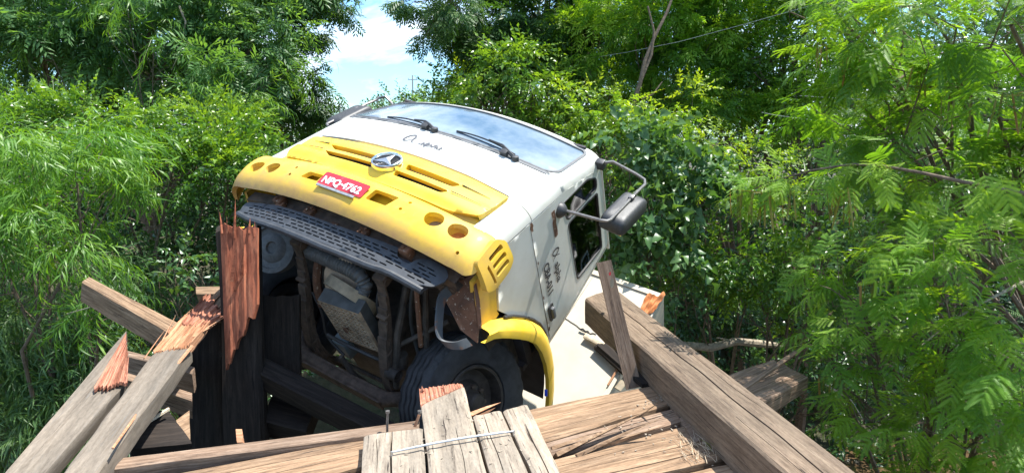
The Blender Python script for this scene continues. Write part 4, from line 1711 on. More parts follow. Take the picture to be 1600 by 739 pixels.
c3a, c3b = (-0.219, 3.686, 0.000), (-0.099, 3.023, 0.000)
c3c, c3d = (-0.062, 3.769, 0.000), (0.078, 3.023, 0.000)
o = slab('deck_plank', ext(c3b, c3a, 1.6), c3a, ext(c3d, c3c, 1.6), c3c, .055, 'wood_deck', cracks=((.35, .7, .99, .006, .03), (.6, .4, .75, .003, .02)), seed=3)
tag(o, 'narrow grey deck plank second from right, under the steel rod end', 'plank', DK)
c4a, c4b = (-0.051, 3.776, -0.003), (0.096, 3.029, -0.003)
c4c, c4d = (0.090, 3.872, -0.003), (0.230, 3.029, -0.003)
o = slab('deck_plank', ext(c4b, c4a, 1.6), c4a, ext(c4d, c4c, 1.6), c4c, .055, 'wood_deck', cracks=((.55, .45, .9, .007, .035), (.3, .55, .7, .003, .02)), seed=4)
tag(o, 'rightmost of the short grey deck planks, with a long dark crack along it', 'plank', DK)

# --- cross timbers under them
CT = 'cross timbers of the bridge deck'
o = slab('cross_timber', (-2.159, 3.222, -0.045), (-0.530, 3.747, -0.045), (-2.093, 3.117, -0.045), (-0.515, 3.633, -0.045), .075, 'wood_brown', cracks=(), seed=11, wear=.004)
tag(o, 'thin cross timber along the broken deck edge with an upright bolt on it', 'timber', CT)
o = slab('cross_timber', (-2.156, 2.934, -0.075), (-0.710, 3.625, -0.075), (-1.911, 2.575, -0.075), (-0.652, 3.311, -0.075), .16, 'wood_weathered', cracks=((.3, .2, .9, .006, .03), (.62, .3, .98, .008, .04), (.8, .1, .5, .005, .03)), seed=12)
tag(o, 'pale weathered cross timber left of the short deck planks, second from the broken edge', 'timber', CT)
o = slab('cross_timber', (-1.481, 2.693, -0.080), (-0.575, 3.238, -0.080), (-1.321, 2.377, -0.080), (-0.529, 2.960, -0.080), .16, 'wood_weathered', cracks=((.4, .2, .9, .006, .03),), seed=13)
tag(o, 'cross timber at the lower picture edge, just left of the split deck plank', 'timber', CT)
# right-hand side
r = slab('cross_timber', (-0.362, 3.705, -0.065), (1.245, 4.517, -0.065), (-0.315, 3.195, -0.065), (1.098, 4.110, -0.065), .15, 'wood_weathered', cracks=((.35, .5, .9, .004, .02), (.7, .15, .6, .005, .03)), seed=14, wear=.012)
tag(r, 'cross timber along the broken edge between the short planks and the kerb beam, sunlit', 'timber', CT)
splinters('splinter', [((-0.239, 3.776, -0.030), (-0.065, 3.919, -0.010), .014), ((-0.202, 3.763, -0.040), (-0.093, 3.816, 0.000), .01)], 'wood_raw', r, 9)
o = slab('cross_timber', (0.000, 3.365, -0.070), (1.205, 4.133, -0.070), (0.000, 3.246, -0.070), (1.130, 3.862, -0.070), .13, 'wood_brown', cracks=((.3, .3, .95, .010, .04), (.6, .2, .9, .008, .04)), seed=15, wear=.02)
tag(o, 'splintered narrow cross timber, second from the broken edge beside the kerb beam', 'timber', CT)
splinters('splinter', [((0.224, 3.343, -0.070), (0.814, 3.767, 0.020), .022), ((0.329, 3.343, -0.070), (0.834, 3.621, 0.020), .018), ((0.751, 3.853, -0.070), (0.843, 3.768, 0.050), .010), ((0.438, 3.432, -0.070), (0.836, 3.564, 0.000), .016), ((0.209, 3.432, -0.070), (0.452, 3.555, -0.040), .010)], 'wood_weathered', o, 3)
o = slab('cross_timber', (-0.062, 3.159, -0.070), (1.330, 3.900, -0.070), (-0.057, 2.859, -0.070), (1.158, 3.365, -0.070), .15, 'wood_weathered', cracks=((.25, .2, .8, .007, .04), (.5, .35, .95, .005, .03), (.78, .3, .9, .009, .05)), seed=16, wear=.012)
tag(o, 'broad pale cross timber, third from the broken edge beside the kerb beam', 'timber', CT)
o = slab('cross_timber', (0.000, 2.836, -0.075), (1.328, 3.375, -0.075), (0.000, 2.370, -0.075), (1.178, 2.815, -0.075), .15, 'wood_weathered', cracks=((.3, .3, .8, .007, .04),), seed=17, wear=.01)
tag(o, 'cross timber at the lower picture edge beside the kerb beam, strewn with dry stalks', 'timber', CT)

# --- kerb beam on the right
o = slab('kerb_beam', ext((1.154, 2.730, 0.150), (0.808, 4.848, 0.150), 1.6), (0.641, 5.912, 0.150), ext((1.464, 2.730, 0.150), (0.973, 6.327, 0.150), 1.6), (0.965, 6.355, 0.150), .205, 'wood_beam',
         cracks=((.52, .30, .985, .013, .06), (.24, .15, .45, .005, .03), (.80, .45, .75, .005, .03), (.36, .6, .8, .004, .02)), seed=21, dl=.09, wear=.006, round_=.012)
tag(o, 'massive squared kerb beam running along the right side of the bridge, cracked along its top', 'beam')
kerb = o
mb = MB()
a_, c_ = Vector((1.194, 3.199, 0.040)), Vector((0.871, 4.769, 0.050))
# --- end of a cross timber beyond the kerb beam, with a stick on it
o = slab('cross_timber', (0.963, 4.129, -0.060), (1.920, 4.886, -0.060), (0.975, 3.487, -0.060), (2.006, 4.490, -0.060), .095, 'wood_brown', cracks=((.5, .35, .98, .012, .06), (.25, .6, .98, .005, .03)), seed=18, wear=.012, end_rough=.03)
tag(o, 'brown timber end jutting out beyond the kerb beam, over the dark creek', 'timber', CT)
o = post('broken_stick', (1.460, 4.183, -0.030), (2.031, 4.673, 0.080), .03, .022, 'wood_brown', 0, 31, 14, .03, .004)
tag(o, 'broken stick lying on the timber end beyond the kerb beam', 'stick')
# --- leaning stake at the kerb beam
o = post('leaning_stake', (0.820, 4.450, -0.122), (0.637, 4.720, 0.692), .10, .045, 'wood_brown', R(-8), 33, 24, .0, .004)
tag(o, 'grey wooden stake leaning upright against the far end of the kerb beam', 'stake')
p_ = Vector((0.679, 4.620, 0.572))
mb = MB()
mb.add([p_ + Vector((.014 * math.cos(k * .4488), -.036, .035 * math.sin(k * .4488))) for k in range(14)], [tuple(range(14))])
child_of(mb.build('sticker', 'cover_tan'), o)
mb = MB()
mb.add([p_ + Vector((dx, -.04, dz)) for dx, dz in ((-.022, .05), (-.008, .055), (-.010, .078), (-.024, .070))], [(0, 1, 2, 3)])
child_of(mb.build('paint_mark', 'sticker_red'), o)
o = post('broken_board', (0.893, 4.350, -0.067), (0.672, 5.000, 0.002), .085, .03, 'wood_dark', R(20), 34, 14, .02, .004)
tag(o, 'dark broken board slanting down behind the leaning stake', 'board')

# --- scraps lying on the white wall of the cargo box
BXM = TM.copy()


def onbox(x, z, o_=.0):
    return TM @ Vector((x, BY0 - o_, z))


def scrap(p, q, w, th, mat, label, grp='wood scraps lying on the white box'):
    p, q = onbox(*p, .03), onbox(*q, .03)
    n_ = (TM.to_3x3() @ Vector((0, -1, 0))).normalized()
    d = (q - p).normalized()
    s_ = d.cross(n_) * w
    a0, a1, b0, b1 = p - s_, q - s_, p + s_, q + s_
    ob = slab('wood_scrap', a0 + n_ * th, a1 + n_ * th, b0 + n_ * th, b1 + n_ * th, th, mat, seed=int(w * 1000), nw=3, dl=.1, wear=.003)
    tag(ob, label, 'wood scrap', grp)
    return ob


scrap((.93, 2.07), (1.31, 2.03), .030, .03, 'fibre_pale', 'cream-coloured wood scrap lying highest on the white box wall')
scrap((1.10, 2.00), (1.62, 1.80), .030, .05, 'wood_dark', 'dark strip of wood on the white box wall behind the leaning stake')
scrap((1.28, 1.93), (1.53, 1.87), .012, .02, 'wood_weathered', 'thin grey strip of wood lowest on the white box wall')
scrap((1.40, 1.66), (1.40, 2.00), .010, .015, 'wood_raw', 'thin pale lath lying crosswise near the kerb beam foot')
scrap((1.50, 1.66), (1.54, 1.92), .035, .01, 'cover_tan', 'yellowish flat scrap beside the kerb beam foot')
mb = MB()
rnd = random.Random(3)
pw = [onbox(.62 + .4 * k / 10, 2.20 - .09 * k / 10 + .006 * rnd.uniform(-1, 1), .006) for k in range(11)]
mb.tube(pw, .0035, 5)
pw = [onbox(.84 + .03 * k, 2.13 + .015 * rnd.uniform(-1, 1), .02 + .012 * (k % 2)) for k in range(7)]
mb.tube(pw, .010, 5)
tag(mb.build('loose_cable', 'gasket'), 'black cable lying across the white box wall', 'cable')
# orange sheet caught on the far corner of the box
mb = MB()
NU, NV2 = 14, 12
vs = []
for i in range(NU + 1):
    for j in range(NV2 + 1):
        u, v2 = i / NU, j / NV2
        x = 1.28 + .18 * u + .05 * v2 * (1 - u)
        z = 2.88 - .27 * v2 * (1.15 - .25 * u) - .10 * (1 - u) ** 2 + .03 * math.sin(u * 9)
        fold_ = .022 * math.sin(u * 17 + v2 * 4) + .012 * math.sin(v2 * 13 + u * 6)
        vs.append(onbox(x, z, .035 + fold_ + .03 * u))
mb.add(vs, [(i * (NV2 + 1) + j, i * (NV2 + 1) + j + 1, (i + 1) * (NV2 + 1) + j + 1, (i + 1) * (NV2 + 1) + j) for i in range(NU) for j in range(NV2)])
tag(mb.build('orange_sheet', 'foam_orange', None, True, sharp=180), 'crumpled orange sheet caught on the far corner of the white box', 'sheet')
mb = MB()
mb.box((-.012, -.012, 0), (.012, .012, .05), at=(0.268, 5.200, -0.467), bev=.003)
tag(mb.build('bottle_cap', 'plastic_blue'), 'tiny blue piece of plastic at the foot of the yellow mudguard', 'plastic piece')

# --- two boards broken and levered up on the left
o = slab('broken_plank', (-2.298, 2.750, -0.014), (-2.638, 4.570, 0.248), (-2.174, 2.970, -0.014), (-2.273, 3.880, 0.124), .085, 'wood_plank_grey', cracks=((.35, .2, .7, .003, .01),),
         seed=41, wear=.004)
tag(o, 'leftmost grey plank, levered up, its end torn off in a long point', 'plank', 'broken planks levered up on the left')
pl1 = o
torn('broken_end', (-2.371, 3.740, 0.149), (-2.576, 4.460, 0.262), (-2.223, 3.820, 0.146), (-2.395, 4.150, 0.183), 'wood_raw_pink', o, th=.022, nv=40, nu=20, rough=.009, jag=.05, seed=8, start_jag=.03)
o = slab('broken_plank', (-2.085, 2.980, 0.003), (-2.316, 4.300, 0.180), (-1.920, 2.980, 0.003), (-2.098, 4.350, 0.199), .10, 'wood_plank_grey', seed=42, wear=.004)
tag(o, 'second grey plank from the left, levered up, its end torn into pale orange fibres', 'plank', 'broken planks levered up on the left')
pl2 = o
torn('broken_end', (-2.306, 4.280, 0.182), (-2.311, 4.750, 0.314), (-2.093, 4.330, 0.205), (-2.110, 4.720, 0.275), 'wood_raw', o, th=.07, nv=40, nu=28, rough=.020, jag=.10, seed=9, start_jag=.03)
torn('broken_end', (-2.265, 4.600, 0.285), (-2.279, 5.050, 0.393), (-2.131, 4.620, 0.248), (-2.031, 4.750, 0.304), 'wood_raw_pink', o, th=.05, nv=28, nu=24, rough=.022, jag=.12, seed=10)
splinters('splinter', [((-2.231, 4.450, 0.172), (-2.000, 4.720, 0.312), .016), ((-2.288, 4.500, 0.202), (-2.051, 4.800, 0.310), .012), ((-2.134, 4.450, 0.225), (-2.067, 4.700, 0.258), .014), ((-2.293, 4.800, 0.254), (-2.245, 5.200, 0.399), .02), ((-2.246, 4.800, 0.277), (-2.222, 5.200, 0.374), .015), ((-2.371, 4.600, 0.217), (-2.335, 4.900, 0.313), .008),
                           ((-2.351, 4.450, 0.172), (-2.405, 4.800, 0.291), .008), ((-2.326, 4.200, 0.166), (-2.368, 4.600, 0.262), .006), ((-2.164, 4.420, 0.199), (-2.131, 4.700, 0.244), .012)], 'wood_raw', o, 12)
mb = MB()
mb.tube([(-1.912, 3.120, 0.077), (-2.024, 3.550, 0.075), (-2.081, 4.000, 0.120), (-2.080, 4.330, 0.205)], [.006, .008, .010, .012], 6)
child_of(mb.build('split_edge', 'wood_raw'), o)
# piece of the same board beyond the break
o = slab('split_board', (-2.347, 4.950, 0.271), (-2.266, 5.250, 0.404), (-2.085, 4.850, 0.240), (-2.075, 5.100, 0.362), .05, 'wood_weathered', cracks=((.3, .1, .95, .012, .05), (.6, .1, .95, .012, .05)), seed=43, wear=.02, nw=5, dl=.05)
tag(o, 'short split grey board end between the torn orange fibres and the red post', 'board')

# --- long squared timber slanting away on the left, and the rails behind
o = slab('fallen_timber', (-3.592, 5.750, 0.378), (-2.299, 5.100, 0.022), (-3.566, 5.600, 0.365), (-2.378, 4.950, 0.018), .165, 'wood_weathered', seed=44, cracks=((.5, .3, .8, .004, .02),))
tag(o, 'long squared timber slanting down from the left against the green bushes', 'timber', 'fallen timbers')
o = slab('fallen_timber', (-2.873, 4.900, 0.009), (-2.197, 4.600, -0.021), (-2.836, 4.800, 0.002), (-2.174, 4.500, -0.032), .14, 'wood_brown', seed=45)
tag(o, 'dark timber seen in the gap between the two levered-up grey planks', 'timber', 'fallen timbers')
o = slab('fallen_timber', (-2.559, 4.400, 0.012), (-2.037, 4.200, -0.054), (-2.537, 4.300, 0.004), (-1.992, 4.100, -0.069), .12, 'wood_brown', seed=46)
tag(o, 'lower timber under the second grey plank, in shade', 'timber', 'fallen timbers')
o = slab('fallen_timber', (-2.952, 6.300, 0.174), (-2.677, 6.300, 0.180), (-2.909, 6.200, 0.130), (-2.639, 6.200, 0.130), .12, 'wood_weathered', seed=47)
tag(o, 'pale timber end just left of the red broken post', 'timber', 'fallen timbers')

# --- posts
o = post('broken_post', (-1.902, 4.660, -0.943), (-1.964, 4.920, 0.904), .27, .16, 'wood_dark', R(4), 51, 40, .05, .022)
tag(o, 'tall broken post of fresh red wood, splintered at the top, left of the lorry bumper', 'post')
rp = o
torn('torn_face', (-1.987, 4.595, -0.033), (-2.046, 4.780, 0.940), (-1.767, 4.650, 0.394), (-1.774, 4.770, 0.924), 'wood_red', o, th=.04, nv=16, nu=40, rough=.009, jag=.035, seed=61, start_jag=.05)
splinters('splinter', [((-1.940, 4.760, 0.853), (-1.923, 4.780, 1.138), .012), ((-2.023, 4.760, 0.884), (-2.048, 4.800, 1.037), .010), ((-1.987, 4.760, 0.884), (-1.992, 4.780, 1.012), .007), ((-1.835, 4.760, 0.884), (-1.836, 4.800, 0.992), .010), ((-1.801, 4.760, 0.862), (-1.805, 4.800, 0.969), .008),
                           ((-1.881, 4.700, 0.601), (-1.833, 4.660, 0.867), .010), ((-1.943, 4.680, 0.560), (-1.900, 4.700, 0.826), .014), ((-1.920, 4.660, 0.496), (-1.802, 4.580, 0.647), .007)], 'wood_red', o, 14)
o = post('timber_pile', (-2.279, 4.900, -1.123), (-2.253, 5.000, 0.224), .31, .31, 'wood_dark', R(4), 52, 30, .06, .012)
tag(o, 'thick dark bridge pile in front of the red post, blackened and broad', 'pile', 'dark bridge piles')
torn('broken_end', (-2.315, 4.850, 0.269), (-2.135, 5.000, 0.278), (-2.224, 4.750, 0.267), (-2.027, 4.800, 0.254), 'wood_brown', o, th=.03, nv=10, nu=10, rough=.02, jag=.04, seed=13)
o = post('upright_board', (-1.751, 5.050, -0.317), (-1.745, 5.100, 0.362), .27, .06, 'wood_dark', R(6), 53, 20, .02, .006)
tag(o, 'dark board standing upright between the red post and the leaf spring', 'board')
# --- rubble under the lorry's nose; its shade is put into the dark timber colour
o = slab('fallen_timber', (-2.203, 5.000, 0.101), (-0.530, 4.500, -0.528), (-2.191, 4.850, 0.024), (-0.599, 4.350, -0.558), .14, 'wood_dark', seed=54)
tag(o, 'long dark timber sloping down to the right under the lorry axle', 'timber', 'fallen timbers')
o = slab('timber_block', (-1.812, 5.050, -0.358), (-1.457, 5.000, -0.400), (-1.817, 4.750, -0.472), (-1.481, 4.700, -0.542), .16, 'wood_dark', seed=55, nw=5, wear=.012)
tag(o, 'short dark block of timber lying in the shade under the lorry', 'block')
o = slab('fallen_timber', (-2.294, 3.900, -0.050), (-2.096, 4.000, -0.091), (-2.104, 3.600, -0.149), (-1.814, 3.700, -0.158), .10, 'wood_dark', seed=56)
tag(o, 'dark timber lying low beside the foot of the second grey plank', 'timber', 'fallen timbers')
o = post('pale_stick', (-2.107, 3.750, -0.077), (-2.035, 3.900, -0.042), .014, .012, 'fibre_pale', 0, 57, 6, 0, .001)
tag(o, 'thin white strip lying low beside the second grey plank', 'strip')
o = slab('wood_scrap', (-1.995, 3.900, -0.110), (-1.964, 4.000, -0.091), (-1.924, 3.750, -0.240), (-1.874, 3.800, -0.244), .03, 'wood_weathered', seed=58, nw=3)
tag(o, 'pale scrap of board leaning on the foot of the dark pile', 'wood scrap')
o = slab('wood_scrap', (-1.668, 3.950, -0.184), (-1.630, 3.950, -0.184), (-1.624, 3.850, -0.227), (-1.586, 3.850, -0.227), .02, 'wood_raw', seed=59, nw=3)
tag(o, 'tiny bright chip of wood right of the dark pile foot', 'wood scrap')

# girders and piles that carry the deck
for k, x in enumerate((-1.95, -.2, 1.35)):
    o = post('bridge_girder', (x + .5, -3.5, -.42), (x - .1, 3.0, -.42), .30, .30, 'wood_dark', R(90), 60 + k, 20, .05, .01)
    tag(o, ('left', 'middle', 'right')[k] + ' girder under the near part of the deck', 'girder', 'girders under the deck')
for k in range(9):
    y = 2.2 - k * .33
    o = slab('cross_timber', (-1.95, y - .45, -.075), (1.35, y + .62, -.075), (-1.95, y - .75, -.075), (1.35, y + .32, -.075), .15, 'wood_weathered', seed=70 + k, dl=.2, nw=5)
    tag(o, 'one of the near cross timbers under the photographer, outside the picture', 'timber', 'near cross timbers')
for k, (x, y) in enumerate(((-1.9, 1.6), (1.1, 1.6))):
    o = post('timber_pile', (x, y, -5.6), (x, y, -.58), .28, .28, 'wood_dark', 0, 80 + k, 20, .0, .012)
    tag(o, ('pile under the left girder', 'pile under the right girder')[k], 'pile', 'dark bridge piles')

# --- bolts and rod
mb = MB()
b0_, b1_ = Vector((-0.592, 3.202, 0.012)), Vector((0.010, 3.447, 0.012))
mb.tube([b0_.lerp(b1_, k / 6) + Vector((0, 0, .006 + .01 * math.sin(k / 6 * math.pi))) for k in range(7)], [.0045] + [.0065] * 5 + [.0045], 8)
mb.tube([b0_ + Vector((.0, 0, -.02)), b0_ + Vector((0, 0, .01))], .006, 8)
mb.tube([b1_ + Vector((.0, 0, -.02)), b1_ + Vector((0, 0, .01))], .006, 8)
o = mb.build('steel_rod', 'metal_steel', None, True)
tag(o, 'thin steel rod lying across the short grey deck planks', 'rod')
for px_, lab in (((-0.683, 3.578, -0.050), 'upright rusty bolt standing at the left end of the short deck planks'), ((-0.529, 3.679, -0.050), 'short bent bolt beside the plank with the pink broken end')):
    mb = MB()
    p = Vector(px_)
    hgt = .115 if '605' in lab or 'left' in lab else .075
    mb.tube([p, p + Vector((.002, 0, hgt * .6)), p + Vector((.006 if hgt > .1 else .012, 0, hgt))], .007, 8)
    mb.lathe([(0, .0), (0, .013), (.012, .013), (.012, 0)], p + Vector((.006 if hgt > .1 else .012, 0, hgt)), (0, 0, 1), 6)
    o = mb.build('bolt', 'metal_tube', None, True)
    tag(o, lab, 'bolt', 'bolts sticking out of the deck')
o = post('wood_scrap', (-0.542, 3.645, -0.050), (-0.517, 3.656, 0.020), .014, .01, 'wood_raw', 0, 91, 6, .01, .002)
tag(o, 'small torn sliver standing beside the bent bolt', 'wood scrap')
# chips and dead leaves lying about on the deck
mb = MB()
rnd = random.Random(17)
for k in range(90):
    px_, py_ = rnd.uniform(0, 1), rnd.uniform(0, 1)
    base_ = Vector((-0.601, 3.044, 0.002)).lerp(Vector((0.150, 3.044, 0.002)), px_).lerp(Vector((-0.359, 3.681, 0.002)).lerp(Vector((0.000, 3.681, 0.002)), px_), py_) if k < 30 else Vector((0.268, 3.415, -0.062)).lerp(Vector((1.036, 3.181, -0.068)), px_).lerp(Vector((0.934, 4.184, -0.060)), py_)
    a = rnd.uniform(0, 6.28)
    l_, w_ = rnd.uniform(.006, .022), rnd.uniform(.002, .006)
    d_ = Vector((math.cos(a), math.sin(a), rnd.uniform(-.1, .3)))
    s_ = Vector((-math.sin(a), math.cos(a), 0)) * w_
    u_ = Vector((0, 0, .003))
    mb.add([base_ - s_, base_ + d_ * l_ - s_ * .4, base_ + d_ * l_ + s_ * .4, base_ + s_, base_ - s_ + u_, base_ + d_ * l_ - s_ * .4 + u_, base_ + d_ * l_ + s_ * .4 + u_, base_ + s_ + u_],
           [(3, 2, 1, 0), (4, 5, 6, 7), (0, 1, 5, 4), (1, 2, 6, 5), (2, 3, 7, 6), (3, 0, 4, 7)])
tag(mb.build('wood_chips', 'bark_pale'), kind='stuff')
# grass stalks and a weed by the kerb beam
mb = MB()
rnd = random.Random(5)
pb = Vector((1.072, 3.432, -0.070))
for k in range(26):
    a = rnd.uniform(0, 6.28)
    q = pb + Vector((rnd.uniform(-.04, .04), rnd.uniform(-.04, .04), 0))
    mb.tube([q, q + Vector((math.cos(a) * .03, math.sin(a) * .03, .03)), q + Vector((math.cos(a) * .07, math.sin(a) * .07, rnd.uniform(.02, .07)))], [.002, .0015, .0006], 3)
o = mb.build('weed', 'pod_green')
tag(o, 'small green weed in the corner between deck and kerb beam', 'weed')
mb = MB()
for k in range(60):
    q = Vector((0.981, 3.509, -0.070)).lerp(Vector((0.930, 3.252, -0.070)), rnd.random()) + Vector((rnd.uniform(-.08, .10), rnd.uniform(-.03, .03), 0.008))
    a = rnd.uniform(-.6, .6) + 1.9
    L_ = rnd.uniform(.03, .12)
    mb.tube([q, q + Vector((math.cos(a) * L_, math.sin(a) * L_, rnd.uniform(0, .015)))], [.0018, .0008], 3)
tag(mb.build('dry_stalks', 'fibre_pale'), kind='stuff')

# ================================================================ VEGETATION
RG = np.random.default_rng(11)


def rotm(yaw, pitch, roll=0.0):
    cy, sy, cp, sp, c_r, s_r = math.cos(yaw), math.sin(yaw), math.cos(pitch), math.sin(pitch), math.cos(roll), math.sin(roll)
    Rz = np.array([[cy, -sy, 0], [sy, cy, 0], [0, 0, 1]])
    Ry = np.array([[cp, 0, -sp], [0, 1, 0], [sp, 0, cp]])
    Rx = np.array([[1, 0, 0], [0, c_r, -s_r], [0, s_r, c_r]])
    return Rz @ Ry @ Rx


class Leafy:
    def __init__(s):
        s.v, s.f, s.n = [], [], 0

    def add(s, v, f, M=None, t=(0, 0, 0)):
        v = np.asarray(v, float)
        if M is not None:
            v = v @ M.T
        s.v.append(v + np.asarray(t))
        s.f.append(np.asarray(f) + s.n)
        s.n += len(v)

    def done(s):
        return np.concatenate(s.v), np.concatenate(s.f)


def ovate(L, W, fold=.25, droop=.25):
    return [(0, 0, 0), (.42 * L, W / 2, fold * W * .5), (.42 * L, -W / 2, fold * W * .5), (.45 * L, 0, -.02 * L), (L, 0, -droop * L)], \
        [(0, 3, 1), (0, 2, 3), (3, 4, 1), (3, 2, 4)]


def heart(L, W, droop=.35):
    return [(0, 0, 0), (-.10 * L, W * .28, -.02 * L), (.22 * L, W / 2, .03), (.60 * L, W * .34, -.10 * L), (L, 0, -droop * L), (.60 * L, -W * .34, -.10 * L), (.22 * L, -W / 2, .03), (-.10 * L, -W * .28, -.02 * L), (.35 * L, 0, -.04 * L)], \
        [(0, 8, 1), (1, 8, 2), (2, 8, 3), (3, 8, 4), (4, 8, 5), (5, 8, 6), (6, 8, 7), (7, 8, 0)]


def blade(L, W, droop=.5):
    return [(0, 0, 0), (.35 * L, W / 2, -.06 * L * droop), (.35 * L, -W / 2, -.06 * L * droop), (.72 * L, W * .3, -.35 * L * droop), (.72 * L, -W * .3, -.35 * L * droop), (L, 0, -.75 * L * droop)], \
        [(0, 2, 1), (1, 2, 4), (1, 4, 3), (3, 4, 5)]


def stem(L, w, droop=0.0, n=3):
    v, f = [], []
    for i in range(n + 1):
        u = i / n
        z = -droop * L * u * u
        ww = w * (1 - .6 * u)
        v += [(u * L, ww, z), (u * L, -ww, z)]
    for i in range(n):
        a = 2 * i
        f += [(a, a + 1, a + 3), (a, a + 3, a + 2)]
    return v, f


def sprig_broad(rg, L=.30, leaf=.085, n=9, wide=.5):
    o = Leafy()
    o.add(*stem(L, .003, .15))
    for i in range(n):
        u = .12 + .88 * i / (n - 1)
        side = 1 if i % 2 else -1
        yaw = side * (1.05 - .75 * (u > .97) - .25 * u) + rg.normal(0, .2)
        l_ = leaf * (1.05 - .35 * u) * rg.uniform(.8, 1.15)
        o.add(*ovate(l_, l_ * wide, rg.uniform(.1, .5), rg.uniform(.05, .45)), rotm(yaw, rg.normal(-.05, .35), rg.normal(0, .5)), (u * L, 0, -.15 * L * u * u))
    return o.done()


def sprig_vine(rg, L=.35, leaf=.12, n=6):
    o = Leafy()
    o.add(*stem(L, .003, .3))
    for i in range(n):
        u = .1 + .9 * i / (n - 1)
        side = 1 if i % 2 else -1
        l_ = leaf * rg.uniform(.65, 1.15)
        o.add(*heart(l_, l_ * .85, rg.uniform(.15, .5)), rotm(side * rg.uniform(.5, 1.3), rg.normal(-.35, .3), rg.normal(0, .35)), (u * L, side * .02, -.3 * L * u * u + .02))
    return o.done()


def sprig_bamboo(rg, L=.42, leaf=.155, n=10, w=.016, droop=.9):
    o = Leafy()
    o.add(*stem(L, .002, .35, 4))
    for i in range(n):
        u = .1 + .9 * i / (n - 1)
        side = 1 if i % 2 else -1
        l_ = leaf * rg.uniform(.7, 1.15)
        o.add(*blade(l_, w * rg.uniform(.8, 1.2), rg.uniform(.5, 1.2) * droop), rotm(side * rg.uniform(.25, .8), rg.normal(-.35 - .3 * u, .25), rg.normal(0, .6)), (u * L, 0, -.35 * L * u * u))
    return o.done()


def frond_fine(rg, L=.17, pin=.09, np_=6, nl=14, ll=.0105, lw=.0052):
    """twice-feathered leaf with every leaflet"""
    o = Leafy()
    dr = rg.uniform(.1, .45)
    o.add(*stem(L, .0016, dr, 4))
    V, F = [], []
    for i in range(np_):
        u = .22 + .78 * i / (np_ - 1)
        for side in (1, -1):
            pl_ = pin * (.72 + .38 * math.sin(u * 2.6)) * rg.uniform(.9, 1.1)
            yaw = side * (1.15 - .5 * u + rg.normal(0, .06))
            M = rotm(yaw, rg.normal(-.15, .12), side * rg.uniform(-.1, .35))
            pts, fc = [], []
            d2 = rg.uniform(.1, .35)
            sv, sf = stem(pl_, .0009, d2, 2)
            o.add(sv, sf, M, (u * L, 0, -dr * L * u * u))
            for k in range(nl):
                w = .06 + .94 * k / (nl - 1)
                x = w * pl_
                z = -d2 * pl_ * w * w
                l_ = ll * (.75 + .5 * math.sin(w * 2.7))
                for s2 in (1, -1):
                    b = len(pts)
                    pts += [(x - lw * .7, 0, z), (x + lw * .7, 0, z), (x + l_ * .34, s2 * l_ * 1.1, z - .0015)]
                    fc += [(b, b + 1, b + 2)]
            o.add(pts, fc, M, (u * L, 0, -dr * L * u * u))
    return o.done()


def frond_mid(rg, L=.17, pin=.085, np_=6, nl=7, ll=.013):
    o = Leafy()
    dr = rg.uniform(.1, .45)
    o.add(*stem(L, .0016, dr, 3))
    for i in range(np_):
        u = .22 + .78 * i / (np_ - 1)
        for side in (1, -1):
            pl_ = pin * (.72 + .38 * math.sin(u * 2.6)) * rg.uniform(.9, 1.1)
            M = rotm(side * (1.15 - .5 * u + rg.normal(0, .08)), rg.normal(-.15, .15), side * rg.uniform(-.1, .35))
            d2 = rg.uniform(.1, .35)
            pts, fc = [], []
            for k in range(nl):
                w = .06 + .94 * k / (nl - 1)
                x, z = w * pl_, -d2 * pl_ * w * w
                l_ = ll * (.75 + .5 * math.sin(w * 2.7))
                b = len(pts)
                q = pl_ / nl * .42
                pts += [(x - q, 0, z), (x + l_ * .35, l_, z), (x + q, 0, z), (x + l_ * .35, -l_, z)]
                fc += [(b, b + 2, b + 1), (b, b + 3, b + 2)]
            o.add(pts, fc, M, (u * L, 0, -dr * L * u * u))
    return o.done()


def frond_far(rg, n=4, L=.17, pin=.085):
    """a tuft of feathery leaves, one ribbon to each pinna"""
    o = Leafy()
    for q in range(n):
        yaw0 = rg.uniform(-1.3, 1.3)
        dr = rg.uniform(.2, .6)
        M0 = rotm(yaw0, rg.normal(-.1, .3), rg.normal(0, .3))
        sub = Leafy()
        for i in range(5):
            u = .22 + .78 * i / 4
            for side in (1, -1):
                pl_ = pin * (.72 + .38 * math.sin(u * 2.6)) * rg.uniform(.85, 1.15)
                d2 = .25
                w = .011
                sub.add([(0, 0, 0), (pl_ * .55, w, -d2 * pl_ * .3), (pl_ * .55, -w, -d2 * pl_ * .3), (pl_, 0, -d2 * pl_)], [(0, 2, 1), (1, 2, 3)],
                        rotm(side * (1.15 - .5 * u), rg.normal(-.15, .15), 0), (u * L, 0, -dr * L * u * u))
        v, f = sub.done()
        o.add(v, f, M0, (rg.uniform(0, .10), rg.uniform(-.05, .05), 0))
    return o.done()


rg = np.random.default_rng(3)
TPL = {
    'broad': [sprig_broad(rg) for _ in range(5)],
    'broad_big': [sprig_broad(rg, .36, .13, 8, .48) for _ in range(5)],
    'broad_small': [sprig_broad(rg, .24, .055, 11, .5) for _ in range(5)],
    'broad_far': [sprig_broad(rg, .55, .17, 8, .6) for _ in range(4)],
    'vine': [sprig_vine(rg) for _ in range(5)],
    'bamboo': [sprig_bamboo(rg) for _ in range(6)],
    'bamboo_fine': [sprig_bamboo(rg, .5, .13, 16, .011, 1.1) for _ in range(6)],
    'fine': [frond_fine(rg) for _ in range(6)],
    'mid': [frond_mid(rg) for _ in range(6)],
    'far': [frond_far(rg) for _ in range(6)],
}


